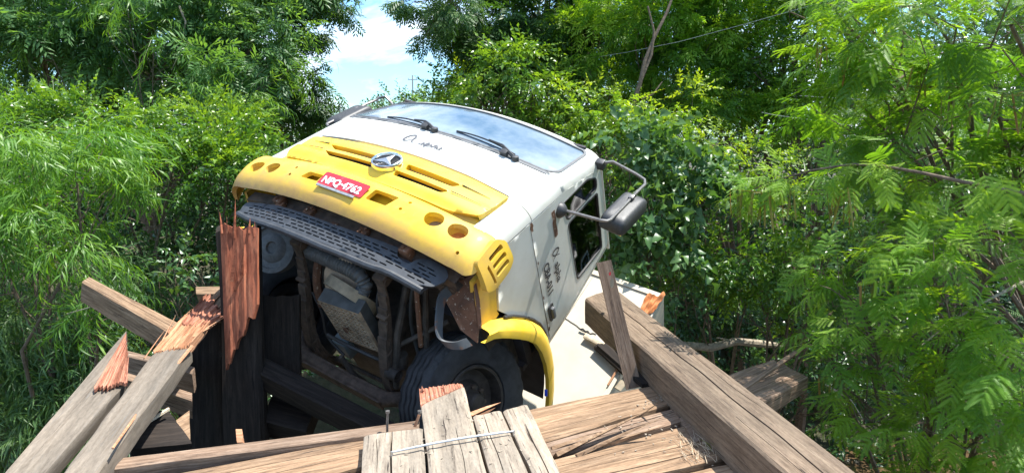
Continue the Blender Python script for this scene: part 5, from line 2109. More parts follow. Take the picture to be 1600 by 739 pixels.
def place_mats(P, D, rg, rollv=.35):
    """one 3x3 frame per sprig, x along D, z as nearly up as may be"""
    D = D / np.linalg.norm(D, axis=1, keepdims=True)
    up = np.tile(np.array([0, 0, 1.0]), (len(P), 1)) + rg.normal(0, rollv, (len(P), 3))
    Y = np.cross(up, D)
    Y /= np.linalg.norm(Y, axis=1, keepdims=True) + 1e-9
    Z = np.cross(D, Y)
    return np.stack([D, Y, Z], axis=2)


def leaf_mesh(name, V, F, T, mat):
    me = bpy.data.meshes.new(name)
    me.vertices.add(len(V))
    me.vertices.foreach_set('co', V.astype(np.float32).ravel())
    me.loops.add(len(F) * 3)
    me.loops.foreach_set('vertex_index', F.astype(np.int32).ravel())
    me.polygons.add(len(F))
    me.polygons.foreach_set('loop_start', np.arange(0, len(F) * 3, 3, dtype=np.int32))
    me.update(calc_edges=True)
    at = me.attributes.new('tint', 'FLOAT', 'POINT')
    at.data.foreach_set('value', T.astype(np.float32))
    me.materials.append(MATS[mat])
    return me


TRI = 0


def foliage(name, tpl, P, D, S, T, mat, parent, rg, part_n=0, part_name='leaf', rollv=.35):
    global TRI
    tp = TPL[tpl]
    M = place_mats(P, D, rg, rollv)
    which = rg.integers(0, len(tp), len(P))
    org = np.array(parent.location)
    near = np.zeros(len(P), bool)
    if part_n:
        dist = np.linalg.norm(P - np.array([0, 0, 1.55]), axis=1) / S
        c = (P - np.array([0, 0, 1.55]))
        sx = c[:, 0] / np.maximum(c[:, 1], .1)
        sy = c[:, 2] / np.maximum(c[:, 1], .1)
        dist = dist + 100 * ((np.abs(sx) > .72) | (sy > .19) | (sy < -.50) | (c[:, 1] < .5))
        near[np.argsort(dist)[:part_n]] = True
        meshes = [[leaf_mesh(part_name, v, f, np.full(len(v), tt), mat) for tt in (.2, .5, .8)] for v, f in tp]
        for i in np.nonzero(near)[0]:
            me = meshes[which[i]][min(2, int(T[i] * 3))]
            o = bpy.data.objects.new(part_name, me)
            m4 = Matrix([list(M[i][r] * S[i]) + [float((P[i] - org)[r])] for r in range(3)] + [[0, 0, 0, 1]])
            o.parent = parent
            o.matrix_basis = m4
            COL.objects.link(o)
    Vs, Fs, Ts = [], [], []
    n0 = 0
    for k, (v, f) in enumerate(tp):
        idx = np.nonzero((which == k) & ~near)[0]
        if len(idx) == 0:
            continue
        vv = np.einsum('nij,vj->nvi', M[idx] * S[idx, None, None], v) + (P[idx] - org)[:, None, :]
        ff = f[None] + (np.arange(len(idx)) * len(v))[:, None, None] + n0
        Vs.append(vv.reshape(-1, 3))
        Fs.append(ff.reshape(-1, 3))
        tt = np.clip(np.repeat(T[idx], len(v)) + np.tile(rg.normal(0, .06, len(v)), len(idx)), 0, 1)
        Ts.append(tt)
        n0 += vv.shape[0] * vv.shape[1]
    F = np.concatenate(Fs)
    TRI += len(F)
    me = leaf_mesh(name, np.concatenate(Vs), F, np.concatenate(Ts), mat)
    o = bpy.data.objects.new(name, me)
    COL.objects.link(o)
    o.parent = parent
    o['kind'] = 'stuff'
    return o


def blob_points(c, r, n, rg, flat=.8, sub=None, down=-.55, shell=.55):
    """sprig places in the pads of one bough"""
    c = np.array(c)
    r = np.array(r if hasattr(r, '__len__') else (r, r, r * flat))
    K = sub or max(7, int(np.mean(r) ** 1.3 * 16))
    d = rg.normal(0, 1, (K * 4, 3))
    d /= np.linalg.norm(d, axis=1, keepdims=True)
    d = d[d[:, 2] > down][:K]
    sc = c + d * r * rg.uniform(shell, 1.0, (len(d), 1)) ** .7
    sr = np.mean(r) * rg.uniform(.20, .38, len(d))
    w = rg.integers(0, len(d), n)
    q = rg.normal(0, .55, (n, 3)) * np.array([1, 1, .5])
    P = sc[w] + q * sr[w][:, None]
    out = (P - c) / r
    out /= np.linalg.norm(out, axis=1, keepdims=True) + 1e-6
    loc_ = q / (np.linalg.norm(q, axis=1, keepdims=True) + 1e-6)
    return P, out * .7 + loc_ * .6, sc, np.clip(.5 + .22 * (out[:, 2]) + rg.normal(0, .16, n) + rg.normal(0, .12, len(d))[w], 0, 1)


def plant(name, label, cat, base, blobs, tpl, mat, dens=1.0, size=1.0, droop=0.0, upb=.15, group=None, seed=1, bark='bark', limb=.05, part_n=0, part_name='leaf', flat=.8, area=.09, trunk=True, shell=.55, lean=None, rollv=.35, down=-.55):
    """blobs: (centre, radius[, extra density])"""
    rg = np.random.default_rng(seed)
    base = Vector(base)
    root = empty(name, base)
    tag(root, label, cat, group)
    Ps, Ds, Ts, scs = [], [], [], []
    for bl in blobs:
        c, r = bl[0], bl[1]
        rm = np.mean(r) if hasattr(r, '__len__') else r
        n = int(12.6 * rm * rm / (area * size * size) * dens * (bl[2] if len(bl) > 2 else 1))
        P, D, sc, T = blob_points(c, r, max(n, 12), rg, flat, None, down, shell)
        D = D + rg.normal(0, .25, D.shape)
        D[:, 2] += upb - droop
        Ps.append(P), Ds.append(D), Ts.append(T)
        scs.append((c, sc))
    P, D, T = np.concatenate(Ps), np.concatenate(Ds), np.concatenate(Ts)
    S = size * rg.uniform(.7, 1.25, len(P))
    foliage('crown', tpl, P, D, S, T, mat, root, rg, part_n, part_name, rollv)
    if trunk:
        mb = MB()
        cs = [Vector(c) for c, _ in scs]
        cen = sum(cs, Vector()) / len(cs)
        fork = base.lerp(cen, .45) + Vector((0, 0, -.1))
        mb.tube([Vector((0, 0, -.3)), (fork - base) * .5 + Vector((.1, .05, 0)), fork - base], [limb * 1.5, limb * 1.15, limb], 8)
        mb.build('trunk', bark, root, True)
        mb = MB()
        for c, sc in scs:
            c = Vector(c)
            mid = fork.lerp(c, .5) + Vector(rg.normal(0, .08, 3)) * (c - fork).length
            mb.tube([fork - base, mid - base, c - base], [limb * .8, limb * .5, limb * .3], 6, False)
            for k, q in enumerate(sc[:7]):
                q = Vector(q)
                g_ = mid.lerp(c, rg.uniform(.3, 1.0))
                dl_ = (q - g_).length
                m1 = g_.lerp(q, .35) + Vector(rg.normal(0, .13, 3)) * dl_
                m2 = g_.lerp(q, .7) + Vector(rg.normal(0, .10, 3)) * dl_
                mb.tube([g_ - base, m1 - base, m2 - base, q - base], [limb * .26, limb * .2, limb * .13, limb * .06], 5, False)
        b_ = mb.build('branches', bark, root, True)
        b_['kind'] = 'stuff'
    return root


def gb(x, y):
    return (x, y, ground_z(x, y))


# ---- left: bamboo in front
plant('bamboo_clump', 'bright drooping bamboo at the left edge, nearest the broken grey planks', 'bamboo', gb(-5.2, 7.2),
      [((-4.850, 7.200, 1.382), (.85, .7, .45)), ((-4.289, 6.800, 1.140), (.42, .5, .28)), ((-4.835, 6.800, 0.728), (.75, .6, .42)), ((-4.166, 6.500, 0.425), (.34, .4, .26)), ((-3.889, 6.400, 0.103), (.22, .3, .18)),
       ((-5.410, 6.800, 1.266), (.9, .7, .7))],
      'bamboo', 'leaf_bamboo', 3.6, .90, .50, .0, seed=21, area=.085, rollv=.5, limb=.035, shell=.5)
plant('bamboo_clump', 'dark shaded bamboo low at the left edge, under the bright drooping one', 'bamboo', gb(-5.6, 8.4),
      [((-5.412, 8.000, -0.454), (1.3, .7, .8)), ((-5.546, 7.300, -1.445), (1.1, .6, .7)), ((-4.329, 7.000, -1.322), (.55, .5, .5)), ((-6.173, 7.200, -0.822), (1.0, .7, 1.2)), ((-4.990, 7.000, -0.756), (.8, .4, .5)), ((-4.577, 7.200, -0.822), (.6, .4, .5)), ((-4.956, 6.800, -1.802), (.8, .5, .5))],
      'bamboo', 'leaf_bamboo_dark', 4.2, 1.0, .6, .0, seed=22, area=.09, limb=.035)
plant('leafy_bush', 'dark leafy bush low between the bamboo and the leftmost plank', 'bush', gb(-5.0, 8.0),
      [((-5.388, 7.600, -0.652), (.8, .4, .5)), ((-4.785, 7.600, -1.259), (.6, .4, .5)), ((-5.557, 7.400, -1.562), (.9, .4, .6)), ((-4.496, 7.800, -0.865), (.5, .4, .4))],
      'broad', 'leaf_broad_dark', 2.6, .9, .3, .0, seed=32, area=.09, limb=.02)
# ---- left: broad-leaved bushes
plant('leafy_bush', 'bright broad-leaved bush with a sunlit rounded top, left of the lorry', 'bush', gb(-5.0, 9.6),
      [((-5.380, 9.000, 1.545), (.75, .6, .45)), ((-4.774, 9.200, 1.629), (.8, .6, .5)), ((-4.019, 9.200, 1.545), (.75, .6, .5)), ((-3.592, 9.500, 1.371), (.4, .5, .4)), ((-4.267, 8.700, 1.171), (.9, .6, .4)), ((-3.625, 8.900, 1.137), (.5, .5, .35)), ((-6.126, 9.400, 1.673), (.6, .6, .35))],
      'broad', 'leaf_broad', 5.0, 1.0, .12, .15, seed=23, area=.09, limb=.04)
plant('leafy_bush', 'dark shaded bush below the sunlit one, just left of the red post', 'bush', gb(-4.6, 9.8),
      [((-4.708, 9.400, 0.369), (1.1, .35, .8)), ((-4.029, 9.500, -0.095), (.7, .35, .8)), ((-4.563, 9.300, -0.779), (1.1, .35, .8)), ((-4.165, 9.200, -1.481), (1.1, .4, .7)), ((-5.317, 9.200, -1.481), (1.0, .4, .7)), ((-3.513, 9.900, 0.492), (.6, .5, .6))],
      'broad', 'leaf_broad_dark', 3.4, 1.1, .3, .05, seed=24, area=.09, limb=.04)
plant('leafy_bush', 'small bush with big glossy leaves beside the red post', 'bush', gb(-3.9, 7.6),
      [((-3.302, 7.200, 0.131), (.30, .25, .22)), ((-3.654, 7.300, 0.181), (.2, .2, .16)), ((-3.124, 7.000, -0.033), (.16, .2, .12))],
      'broad_big', 'leaf_broad_dark', 1.6, .8, .3, .1, seed=25, area=.09, limb=.02)
# ---- left: tall feathery trees at the back
plant('feathery_tree', 'tall feathery tree filling the upper left, drooping blue-green foliage', 'tree', gb(-6.8, 12.5),
      [((-7.049, 11.500, 3.134), (1.3, 1, .9)), ((-5.775, 11.500, 3.534), (1.2, 1, .9)), ((-4.818, 11.300, 2.609), (1.0, .9, .8)), ((-6.110, 11.800, 2.551), (1.1, .9, .7)), ((-4.254, 11.800, 3.175), (.9, .9, .8)), ((-7.711, 11.300, 3.402), (1.1, 1, .9)), ((-6.587, 12.000, 4.646), (1.6, 1.2, 1.0)), ((-4.681, 12.000, 4.545), (1.5, 1.2, 1.0)), ((-7.565, 12.200, 2.259), (.6, .6, .4), .6)],
      'far', 'leaf_bluegreen', 3.4, 1.5, .45, .0, seed=26, area=.10, limb=.09, rollv=.5)
plant('feathery_tree', 'feathery tree at the far left edge with sky between its leaves', 'tree', gb(-9.6, 12.5),
      [((-8.938, 12.000, 2.568), (1.1, .9, .9)), ((-9.207, 12.000, 4.034), (1.4, 1.1, 1.1)), ((-8.829, 12.300, 1.487), (1.0, .8, .7)), ((-10.133, 12.000, 1.707), (1.2, 1, 1.2))],
      'bamboo_fine', 'leaf_bluegreen', 3.0, 1.1, .6, .0, seed=27, area=.10, limb=.08)
plant('feathery_tree', 'feathery tree left of the sky gap, its sprays hanging into the gap', 'tree', gb(-5.2, 14.5),
      [((-4.218, 13.000, 3.341), (.75, .8, .8)), ((-3.680, 12.800, 3.592), (.32, .5, .45), .8), ((-4.448, 13.200, 2.435), (.9, .8, .7)), ((-4.458, 13.500, 1.788), (.5, .7, .6)), ((-4.165, 13.000, 4.463), (1.2, 1, .9)), ((-4.767, 13.000, 1.838), (.9, .8, .6))],
      'far', 'leaf_mimosa_dark', 2.6, 1.25, .45, .05, seed=28, area=.075, limb=.08)
plant('grey_tree', 'pale grey-green tree far behind, at the left foot of the sky gap', 'tree', gb(-7.6, 25),
      [((-7.374, 25.000, 2.216), (.7, 1, 1.1)), ((-7.252, 25.000, 1.308), (.9, 1, .8)), ((-8.042, 25.000, 1.650), (1.2, 1, 1.2))],
      'broad_small', 'leaf_broad_dark', 1.6, 1.6, .2, .1, seed=29, area=.09, limb=.08)
plant('bamboo_clump', 'light drooping bamboo sprays in front of the tall upper left tree', 'bamboo', gb(-6.0, 11.2),
      [((-7.052, 10.600, 3.195), (.7, .5, .5)), ((-5.703, 10.600, 3.379), (.6, .5, .4)), ((-4.279, 10.400, 1.968), (.55, .5, .35)), ((-3.728, 10.800, 2.467), (.5, .5, .4)), ((-5.307, 10.500, 2.904), (.5, .4, .35)), ((-4.174, 10.800, 1.495), (.5, .4, .3)), ((-7.363, 10.500, 2.254), (.6, .5, .4))],
      'bamboo_fine', 'leaf_bamboo', 1.7, 1.1, .7, .0, seed=31, area=.10, limb=.02, rollv=.5)
# ---- behind the lorry, middle
far_x = ((566, 172, 60, 1.6), (600, 168, 66, 2.0), (640, 150, 48, 1.8), (668, 165, 44, 2.2), (540, 182, 70, 1.6), (700, 160, 40, 2.6), (520, 186, 74, 1.4))
labs = ('small distant tree just right of the far poles', 'distant tree in the middle of the sky gap over the lorry mirror', 'distant palm-like tree top above the windscreen edge', 'distant bushy tree right of the sky gap',
        'tiny distant tree between the poles and the mirror', 'broad distant tree behind the bright shrub', 'tiny distant tree at the far end of the road')
import builtins
for k, (px, py, Y, r_) in enumerate(far_x):
    cx = (px - 800) / 1076.32 * Y * 1.0
    cz = 1.55 + Y * math.tan(R(-8.2) + math.atan((369.5 - py) / 1076.32))
    plant('distant_tree', labs[k], 'tree', (cx, Y, ground_z(cx, Y)), [((cx, Y, cz - r_ * .5), (r_, r_, r_ * .8)), ((cx + r_ * .6, Y, cz - r_ * 1.1), (r_, r_, r_ * .7)), ((cx - r_ * .6, Y, cz - r_ * 1.2), (r_, r_, r_ * .7))],
          'broad_far', 'leaf_broad' if k % 2 else 'leaf_broad_dark', 1.6, 1.3, .1, .1, group='distant trees in the sky gap', seed=40 + k, area=.35, limb=.12)
plant('feathery_tree', 'dense dark tree above the windscreen, right of the sky gap', 'tree', gb(.3, 13.5),
      [((-0.338, 12.500, 3.272), (.9, .9, .9)), ((0.392, 12.500, 3.707), (1.0, 1, .9)), ((0.572, 12.600, 2.731), (.8, .9, .7)), ((-0.723, 12.400, 3.690), (.55, .7, .5), .8), ((-0.233, 12.800, 2.523), (.7, .8, .6)), ((0.000, 12.600, 4.694), (1.3, 1, .9)), ((1.154, 12.800, 3.313), (.7, .8, .8)), ((-0.639, 12.800, 2.750), (.3, .5, .45))],
      'far', 'leaf_mimosa_dark', 3.4, 1.2, .35, .05, seed=50, area=.075, limb=.09)
plant('hanging_sprays', 'sparse feathery sprays hanging into the sky from the top of the picture', 'tree branch', (-0.398, 11.200, 4.250),
      [((-1.477, 11.000, 3.591), (.30, .3, .14), .8), ((-1.137, 11.000, 3.305), (.2, .3, .15), .6), ((-1.369, 11.000, 3.046), (.10, .2, .12), .4), ((-0.887, 11.000, 3.543), (.35, .4, .25)), ((-1.077, 11.000, 4.015), (.4, .4, .2))],
      'far', 'leaf_mimosa_dark', 1.9, 1.0, .9, .0, seed=51, area=.05, limb=.02)
plant('leafy_bush', 'bright yellow-green shrub touching the top of the windscreen', 'bush', gb(-.9, 12.2),
      [((-0.859, 11.500, 2.321), (.33, .4, .32)), ((-1.037, 12.000, 2.462), (.22, .4, .3)), ((-0.665, 11.200, 2.050), (.35, .4, .3)), ((-1.317, 12.000, 2.032), (.4, .4, .3))],
      'broad', 'leaf_yellowgreen', 2.6, 1.0, .15, .15, seed=52, area=.09, limb=.03)
plant('leafy_bush', 'round bush with hanging leaves behind the middle of the windscreen', 'bush', gb(.1, 11.5),
      [((-0.096, 10.600, 2.450), (.6, .5, .5)), ((0.285, 10.400, 2.155), (.5, .5, .5)), ((-0.291, 10.600, 1.976), (.6, .5, .45)), ((0.584, 10.600, 1.689), (.5, .5, .5)), ((0.981, 10.600, 1.107), (.6, .5, .6))],
      'broad', 'leaf_broad', 4.5, 1.15, .5, .0, seed=53, area=.09, limb=.04)
# ---- middle right
plant('slender_tree', 'small tree with a forked leaning trunk right of the windscreen', 'tree', gb(1.6, 11.8),
      [((1.363, 11.600, 2.944), (.8, .7, .6)), ((2.152, 11.400, 3.319), (.9, .7, .6)), ((2.928, 11.600, 3.148), (.8, .7, .7)), ((1.722, 11.800, 2.236), (.7, .6, .5)), ((2.750, 11.600, 2.224), (.6, .6, .5)), ((2.059, 11.600, 4.347), (1.4, 1, .9)), ((3.483, 11.800, 3.790), (.8, .7, .7))],
      'far', 'leaf_mimosa', 2.8, 1.1, .3, .05, seed=54, area=.075, limb=.05)
plant('leafy_bush', 'mixed bush with bright leaf tips directly right of the windscreen', 'bush', gb(1.2, 10.6),
      [((0.934, 10.200, 1.868), (.6, .5, .5)), ((1.437, 9.800, 1.767), (.5, .5, .45)), ((1.891, 9.800, 1.589), (.5, .5, .4)), ((1.227, 9.500, 1.328), (.5, .5, .4)), ((2.431, 10.200, 1.776), (.6, .5, .5)), ((0.677, 10.600, 2.166), (.4, .5, .4))],
      'broad', 'leaf_yellowgreen', 3.4, 1.0, .35, .05, seed=55, area=.09, limb=.03)
plant('climbing_vine', 'large-leaved creeper hanging behind the door mirror', 'vine', gb(1.8, 9.0),
      [((1.428, 8.600, 1.349), (.55, .4, .35)), ((1.922, 8.300, 1.127), (.55, .4, .45)), ((1.608, 8.200, 0.674), (.5, .4, .4)), ((2.218, 8.200, 0.751), (.4, .4, .4)), ((1.734, 8.000, 0.165), (.45, .4, .35)), ((1.949, 7.900, -0.198), (.3, .3, .22), .6), ((1.414, 8.300, -0.126), (.5, .4, .4), .7)],
      'vine', 'leaf_vine', 2.6, .95, .45, .0, seed=56, area=.11, limb=.02, part_n=90, part_name='leaf_spray')
plant('leafy_bush', 'yellow-tipped shrub in the sun between the creeper and the feathery branch', 'bush', gb(2.9, 9.5),
      [((2.544, 8.900, 1.383), (.45, .4, .3)), ((2.948, 8.600, 1.112), (.45, .4, .35)), ((3.178, 8.300, 0.663), (.4, .4, .35)), ((2.650, 8.600, 0.631), (.45, .4, .35)), ((3.505, 8.600, 1.112), (.3, .3, .3))],
      'broad_small', 'leaf_yellowgreen', 3.2, 1.2, .2, .1, seed=57, area=.07, limb=.02)
plant('leafy_bush', 'dark green bush over the fallen log, right of the kerb beam', 'bush', gb(3.0, 9.0),
      [((2.860, 8.200, 0.130), (.55, .4, .4)), ((3.331, 8.000, -0.066), (.5, .4, .4)), ((2.495, 8.800, -0.142), (.6, .4, .5)), ((3.125, 8.200, -0.504), (.6, .4, .4)), ((3.602, 8.000, -0.768), (.5, .4, .4)), ((3.598, 7.800, 0.274), (.5, .4, .4))],
      'broad', 'leaf_broad', 3.6, 1.0, .35, .0, seed=58, area=.09, limb=.03)
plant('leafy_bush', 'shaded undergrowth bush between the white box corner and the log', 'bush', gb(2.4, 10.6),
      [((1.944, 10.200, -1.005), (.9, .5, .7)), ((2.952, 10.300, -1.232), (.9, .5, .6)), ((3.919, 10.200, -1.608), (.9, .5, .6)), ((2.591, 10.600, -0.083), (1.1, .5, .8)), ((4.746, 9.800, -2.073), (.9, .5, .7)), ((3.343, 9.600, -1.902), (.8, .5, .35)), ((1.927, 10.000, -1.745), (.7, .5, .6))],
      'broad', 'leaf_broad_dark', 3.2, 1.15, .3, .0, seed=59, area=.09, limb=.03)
plant('feathery_tree', 'feathery tree at the top, right of the slender forked tree', 'tree', gb(4.3, 12.4),
      [((3.574, 11.300, 2.908), (.8, .7, .7)), ((3.375, 11.200, 2.101), (.7, .7, .6)), ((3.837, 11.000, 1.694), (.6, .6, .5)), ((4.012, 11.500, 3.733), (1.0, .9, .8))],
      'far', 'leaf_mimosa', 2.8, 1.15, .35, .05, seed=60, area=.075, limb=.06)
plant('leafy_tree', 'dark broad-leaved tree with a deep shaded hollow at upper right', 'tree', gb(5.3, 12.2),
      [((4.362, 11.000, 3.065), (.8, .7, .7)), ((4.813, 10.800, 2.371), (.8, .7, .7)), ((4.275, 10.600, 1.785), (.7, .7, .6)), ((5.139, 10.800, 3.320), (1.0, .8, .8)), ((3.997, 11.000, 2.484), (.5, .5, .5)), ((5.614, 10.600, 2.071), (1.0, .8, .9)), ((4.790, 11.000, 4.108), (1.2, .9, .8))],
      'broad', 'leaf_broad', 3.6, 1.0, .2, .05, seed=61, area=.09, limb=.08)
plant('leafy_tree', 'dark tree hidden behind the near feathery tree at the right edge', 'tree', gb(7.5, 12.0),
      [((6.742, 11.000, 3.065), (1.4, .8, 1.2)), ((7.650, 10.500, 2.254), (1.4, .8, 1.3)), ((5.921, 10.000, 1.132), (1.1, .7, .9)), ((7.190, 10.000, 0.482), (1.2, .7, 1.1)), ((5.199, 9.600, 0.524), (.9, .6, .7)), ((5.950, 9.500, -0.552), (1.1, .7, .9)), ((7.127, 9.300, -1.145), (1.2, .7, 1.0)), ((5.229, 9.200, -1.481), (.8, .6, .7)), ((6.136, 9.000, -2.143), (1.0, .6, .7)), ((8.027, 11.000, 4.015), (1.6, 1, 1.2))],
      'broad', 'leaf_broad_dark', 1.2, 1.3, .2, .05, seed=62, area=.09, limb=.09)

# ---- near feathery tree on the right
plant('feathery_tree', 'near bright feathery tree filling the right side, with hanging seed pods', 'tree', (7.2, 6.6, -3.2),
      [((2.774, 5.300, 2.234), (0.54, 0.54, 0.38)), ((2.917, 4.760, 2.206), (0.57, 0.54, 0.41)), ((2.959, 4.220, 2.205), (0.57, 0.54, 0.44)), ((2.884, 5.850, 1.838), (0.41, 0.48, 0.30), .9), ((3.187, 5.440, 1.720), (0.57, 0.54, 0.41)), ((3.312, 4.760, 1.698), (0.61, 0.54, 0.48)),
       ((3.153, 5.980, 1.300), (0.41, 0.48, 0.30), .7), ((3.436, 5.440, 1.172), (0.57, 0.54, 0.41), .9), ((3.605, 4.900, 1.118), (0.57, 0.54, 0.44)), ((2.557, 5.710, 2.585), (0.35, 0.41, 0.22), .8)],
      'fine', 'leaf_mimosa', 1.75, 1.15, .30, .0, seed=70, area=.040, limb=.04, part_n=170, part_name='frond', rollv=.25)
plant('feathery_tree', 'near feathery tree at the lower right, its fronds reaching over the creek', 'tree', (3.6, 5.4, -3.2),
      [((2.252, 4.400, 0.619), (.34, .35, .20), .9), ((2.494, 4.200, 0.823), (.36, .35, .25)), ((2.731, 3.900, 0.762), (.42, .4, .32)), ((2.269, 4.300, 0.261), (.28, .3, .20), .9), ((2.119, 4.400, 0.100), (.16, .2, .14), .6), ((2.517, 4.100, 0.321), (.38, .35, .28)), ((2.818, 3.800, 0.298), (.42, .4, .35)),
       ((2.454, 4.200, -0.173), (.34, .3, .22), .9), ((2.778, 4.000, -0.214), (.40, .35, .28)), ((2.548, 4.100, -0.514), (.30, .3, .18), .8), ((2.986, 3.800, -0.244), (.4, .35, .3))],
      'fine', 'leaf_mimosa', 1.35, .95, .35, .0, seed=71, area=.034, limb=.03, part_n=110, part_name='frond', rollv=.25)
plant('feathery_tree', 'shaded feathery tree behind the near bright one at the right edge', 'tree', (8.6, 9.2, -3.0),
      [((4.473, 7.830, 1.439), (0.94, 0.68, 0.81)), ((5.315, 7.560, 1.234), (1.08, 0.68, 0.94)), ((4.440, 7.830, 0.044), (0.81, 0.68, 0.68)), ((5.186, 7.560, -0.344), (1.08, 0.68, 0.94)), ((4.773, 7.560, -1.398), (0.94, 0.68, 0.68)), ((5.609, 7.290, -1.441), (1.08, 0.68, 0.94)), ((4.965, 8.100, 2.666), (1.22, 0.81, 0.81))],
      'mid', 'leaf_mimosa_dark', 1.1, 1.3, .3, .0, seed=72, area=.036, limb=.04)

# bough crossing the right side, with pods
mb = MB()
bp = [(2.748, 3.600, 1.246), (2.578, 3.750, 1.282), (2.371, 4.000, 1.346), (2.214, 4.200, 1.382), (2.108, 4.300, 1.382), (1.936, 4.450, 1.340), (1.708, 4.600, 1.252), (1.609, 4.700, 1.180)]
mb.tube(bp, [.013, .012, .010, .009, .008, .006, .004, .003], 7)
bough = mb.build('bough', 'bark', None, True)
tag(bough, 'thin bare bough arching leftwards out of the near feathery tree, pods at its tip', 'branch')


def pods(at, n, L, seed, parent, spread=.05):
    rnd = random.Random(seed)
    at = Vector(at)
    for k in range(n):
        a = rnd.uniform(0, 6.28)
        p = at + Vector((rnd.gauss(0, spread), rnd.gauss(0, spread), rnd.uniform(-.01, .03)))
        l_ = L * rnd.uniform(.7, 1.2)
        dx, dy = rnd.uniform(-.15, .15) * l_, rnd.uniform(-.15, .15) * l_
        w = .0065
        ca, sa = math.cos(a) * w, math.sin(a) * w
        mb = MB()
        mb.tube([at, p], .0015, 3, False)
        row = [(0, .15), (.12, 1), (.5, 1.1), (.88, 1), (1, .1)]
        vs = []
        for f_, ww in row:
            c = p + Vector((dx * f_, dy * f_, -l_ * f_))
            vs += [c + Vector((ca * ww, sa * ww, 0)), c + Vector((-sa, ca, 0)) * .2, c - Vector((ca * ww, sa * ww, 0)), c - Vector((-sa, ca, 0)) * .2]
        fs = []
        for i in range(4):
            for j in range(4):
                fs.append((i * 4 + j, i * 4 + (j + 1) % 4, i * 4 + 4 + (j + 1) % 4, i * 4 + 4 + j))
        mb.add(vs, fs)
        o = mb.build('seed_pod', 'pod_green')
        tt = rnd.choice((.1, .3, .5, .5, .9))
        at_ = o.data.attributes.new('tint', 'FLOAT', 'POINT')
        at_.data.foreach_set('value', [tt] * len(o.data.vertices))
        child_of(o, parent)


pods((1.627, 4.700, 1.171), 9, .20, 1, bough)
pods((1.676, 4.620, 1.186), 8, .22, 2, bough, .06)
pods((1.798, 4.550, 1.191), 7, .18, 3, bough, .06)
pods((2.104, 4.350, 1.207), 12, .22, 4, bough, .07)
pt = [o for o in bpy.data.objects if o.get('label', '').startswith('near bright feathery')][0]
pods((2.947, 5.460, 1.422), 10, 0.26, 5, pt, .07)
pods((2.556, 5.330, 2.144), 8, 0.21, 6, pt, .06)
pods((2.365, 5.460, 2.254), 6, 0.18, 7, pt, .05)
pods((2.823, 4.940, 2.013), 7, 0.20, 8, pt, .06)
pods((3.051, 4.290, 1.799), 8, 0.23, 9, pt, .08)
pods((2.987, 4.680, 1.822), 6, 0.23, 10, pt, .08)
pt2 = [o for o in bpy.data.objects if o.get('label', '').startswith('near feathery tree at the lower')][0]
pods((2.269, 4.200, 0.661), 7, .16, 11, pt2, .06)
pods((2.128, 4.400, -0.032), 6, .12, 12, pt2, .05)
rgb = np.random.default_rng(90)
fl = empty('bough_leaves', bough.location)
for k in range(1):
    P, D = [], []
    for q in (0.15, .4, .6, .8, .95, .99):
        i = min(len(bp) - 2, int(q * (len(bp) - 1)))
        c = np.array(Vector(bp[i]).lerp(Vector(bp[i + 1]), q * (len(bp) - 1) - i))
        n_ = 9
        P.append(c + rgb.normal(0, .05, (n_, 3)))
        D.append(rgb.normal(0, .6, (n_, 3)) + np.array([-.6, -.2, -.3]))
    P, D = np.concatenate(P), np.concatenate(D)
    foliage('foliage', 'fine', P, D, np.full(len(P), .9), rgb.uniform(.4, 1, len(P)), 'leaf_mimosa', bough, rgb)
bpy.data.objects.remove(fl)

# forked trunk right of the windscreen
st_ = [o for o in bpy.data.objects if o.get('label', '').startswith('small tree with a forked')][0]
mb = MB()
mb.tube([(1.593, 9.900, 1.545), (1.676, 9.900, 1.903), (1.801, 9.900, 2.302), (1.874, 9.950, 2.615), (2.001, 10.000, 2.927), (2.192, 10.100, 3.293), (2.363, 10.200, 3.749)], [.035, .032, .03, .028, .024, .02, .014], 8)
mb.tube([(1.801, 9.900, 2.302), (1.961, 9.950, 2.702), (1.998, 10.000, 3.015), (1.899, 10.000, 3.362)], [.022, .02, .016, .012], 7)
mb.tube([(1.834, 9.900, 2.081), (1.976, 9.850, 2.140), (2.115, 9.900, 2.320)], [.015, .013, .008], 6)
child_of(mb.build('forked_stem', 'bark', None, True), st_)
# fallen log beyond the kerb beam
mb = MB()
lg = [(2.164, 8.600, -1.095), (2.562, 8.600, -1.138), (2.922, 8.700, -1.083), (3.258, 8.700, -1.117), (3.567, 8.800, -1.174)]
mb.tube(lg, [.045, .055, .05, .05, .03], 9)
mb.tube([(2.923, 8.700, -1.092), (2.639, 8.600, -1.002)], [.02, .008], 6)
o = mb.build('fallen_log', 'bark_pale', None, True)
tag(o, 'fallen log lying in the dark undergrowth beyond the kerb beam', 'log')
# bare twigs among the bushes
for k, (pts, r_, lab) in enumerate((
        (((-4.936, 10.600, 3.471), (-4.857, 10.600, 3.241), (-5.009, 10.700, 2.836), (-5.212, 10.800, 2.562)), .018, 'bare twig curving down in the upper left foliage'),
        (((-3.979, 6.000, -0.012), (-3.710, 5.900, 0.072), (-3.617, 5.900, 0.176)), .006, 'short bare twig low in the dark foliage at left'),
        (((3.184, 4.200, 0.661), (2.850, 4.100, 0.543), (2.633, 4.050, 0.436), (2.459, 4.000, 0.312)), .011, 'pale bough coming in low from the right edge'),
        (((2.658, 5.600, -0.520), (2.782, 5.400, -0.583), (2.907, 5.200, -0.851)), .008, 'thin twig over the dark creek at lower right'))):
    mb = MB()
    mb.tube(pts, [r_ * (1 - .6 * i / (len(pts) - 1)) for i in range(len(pts))], 6)
    tag(mb.build('bare_twig', 'bark_pale', None, True), lab, 'twig', 'bare twigs')

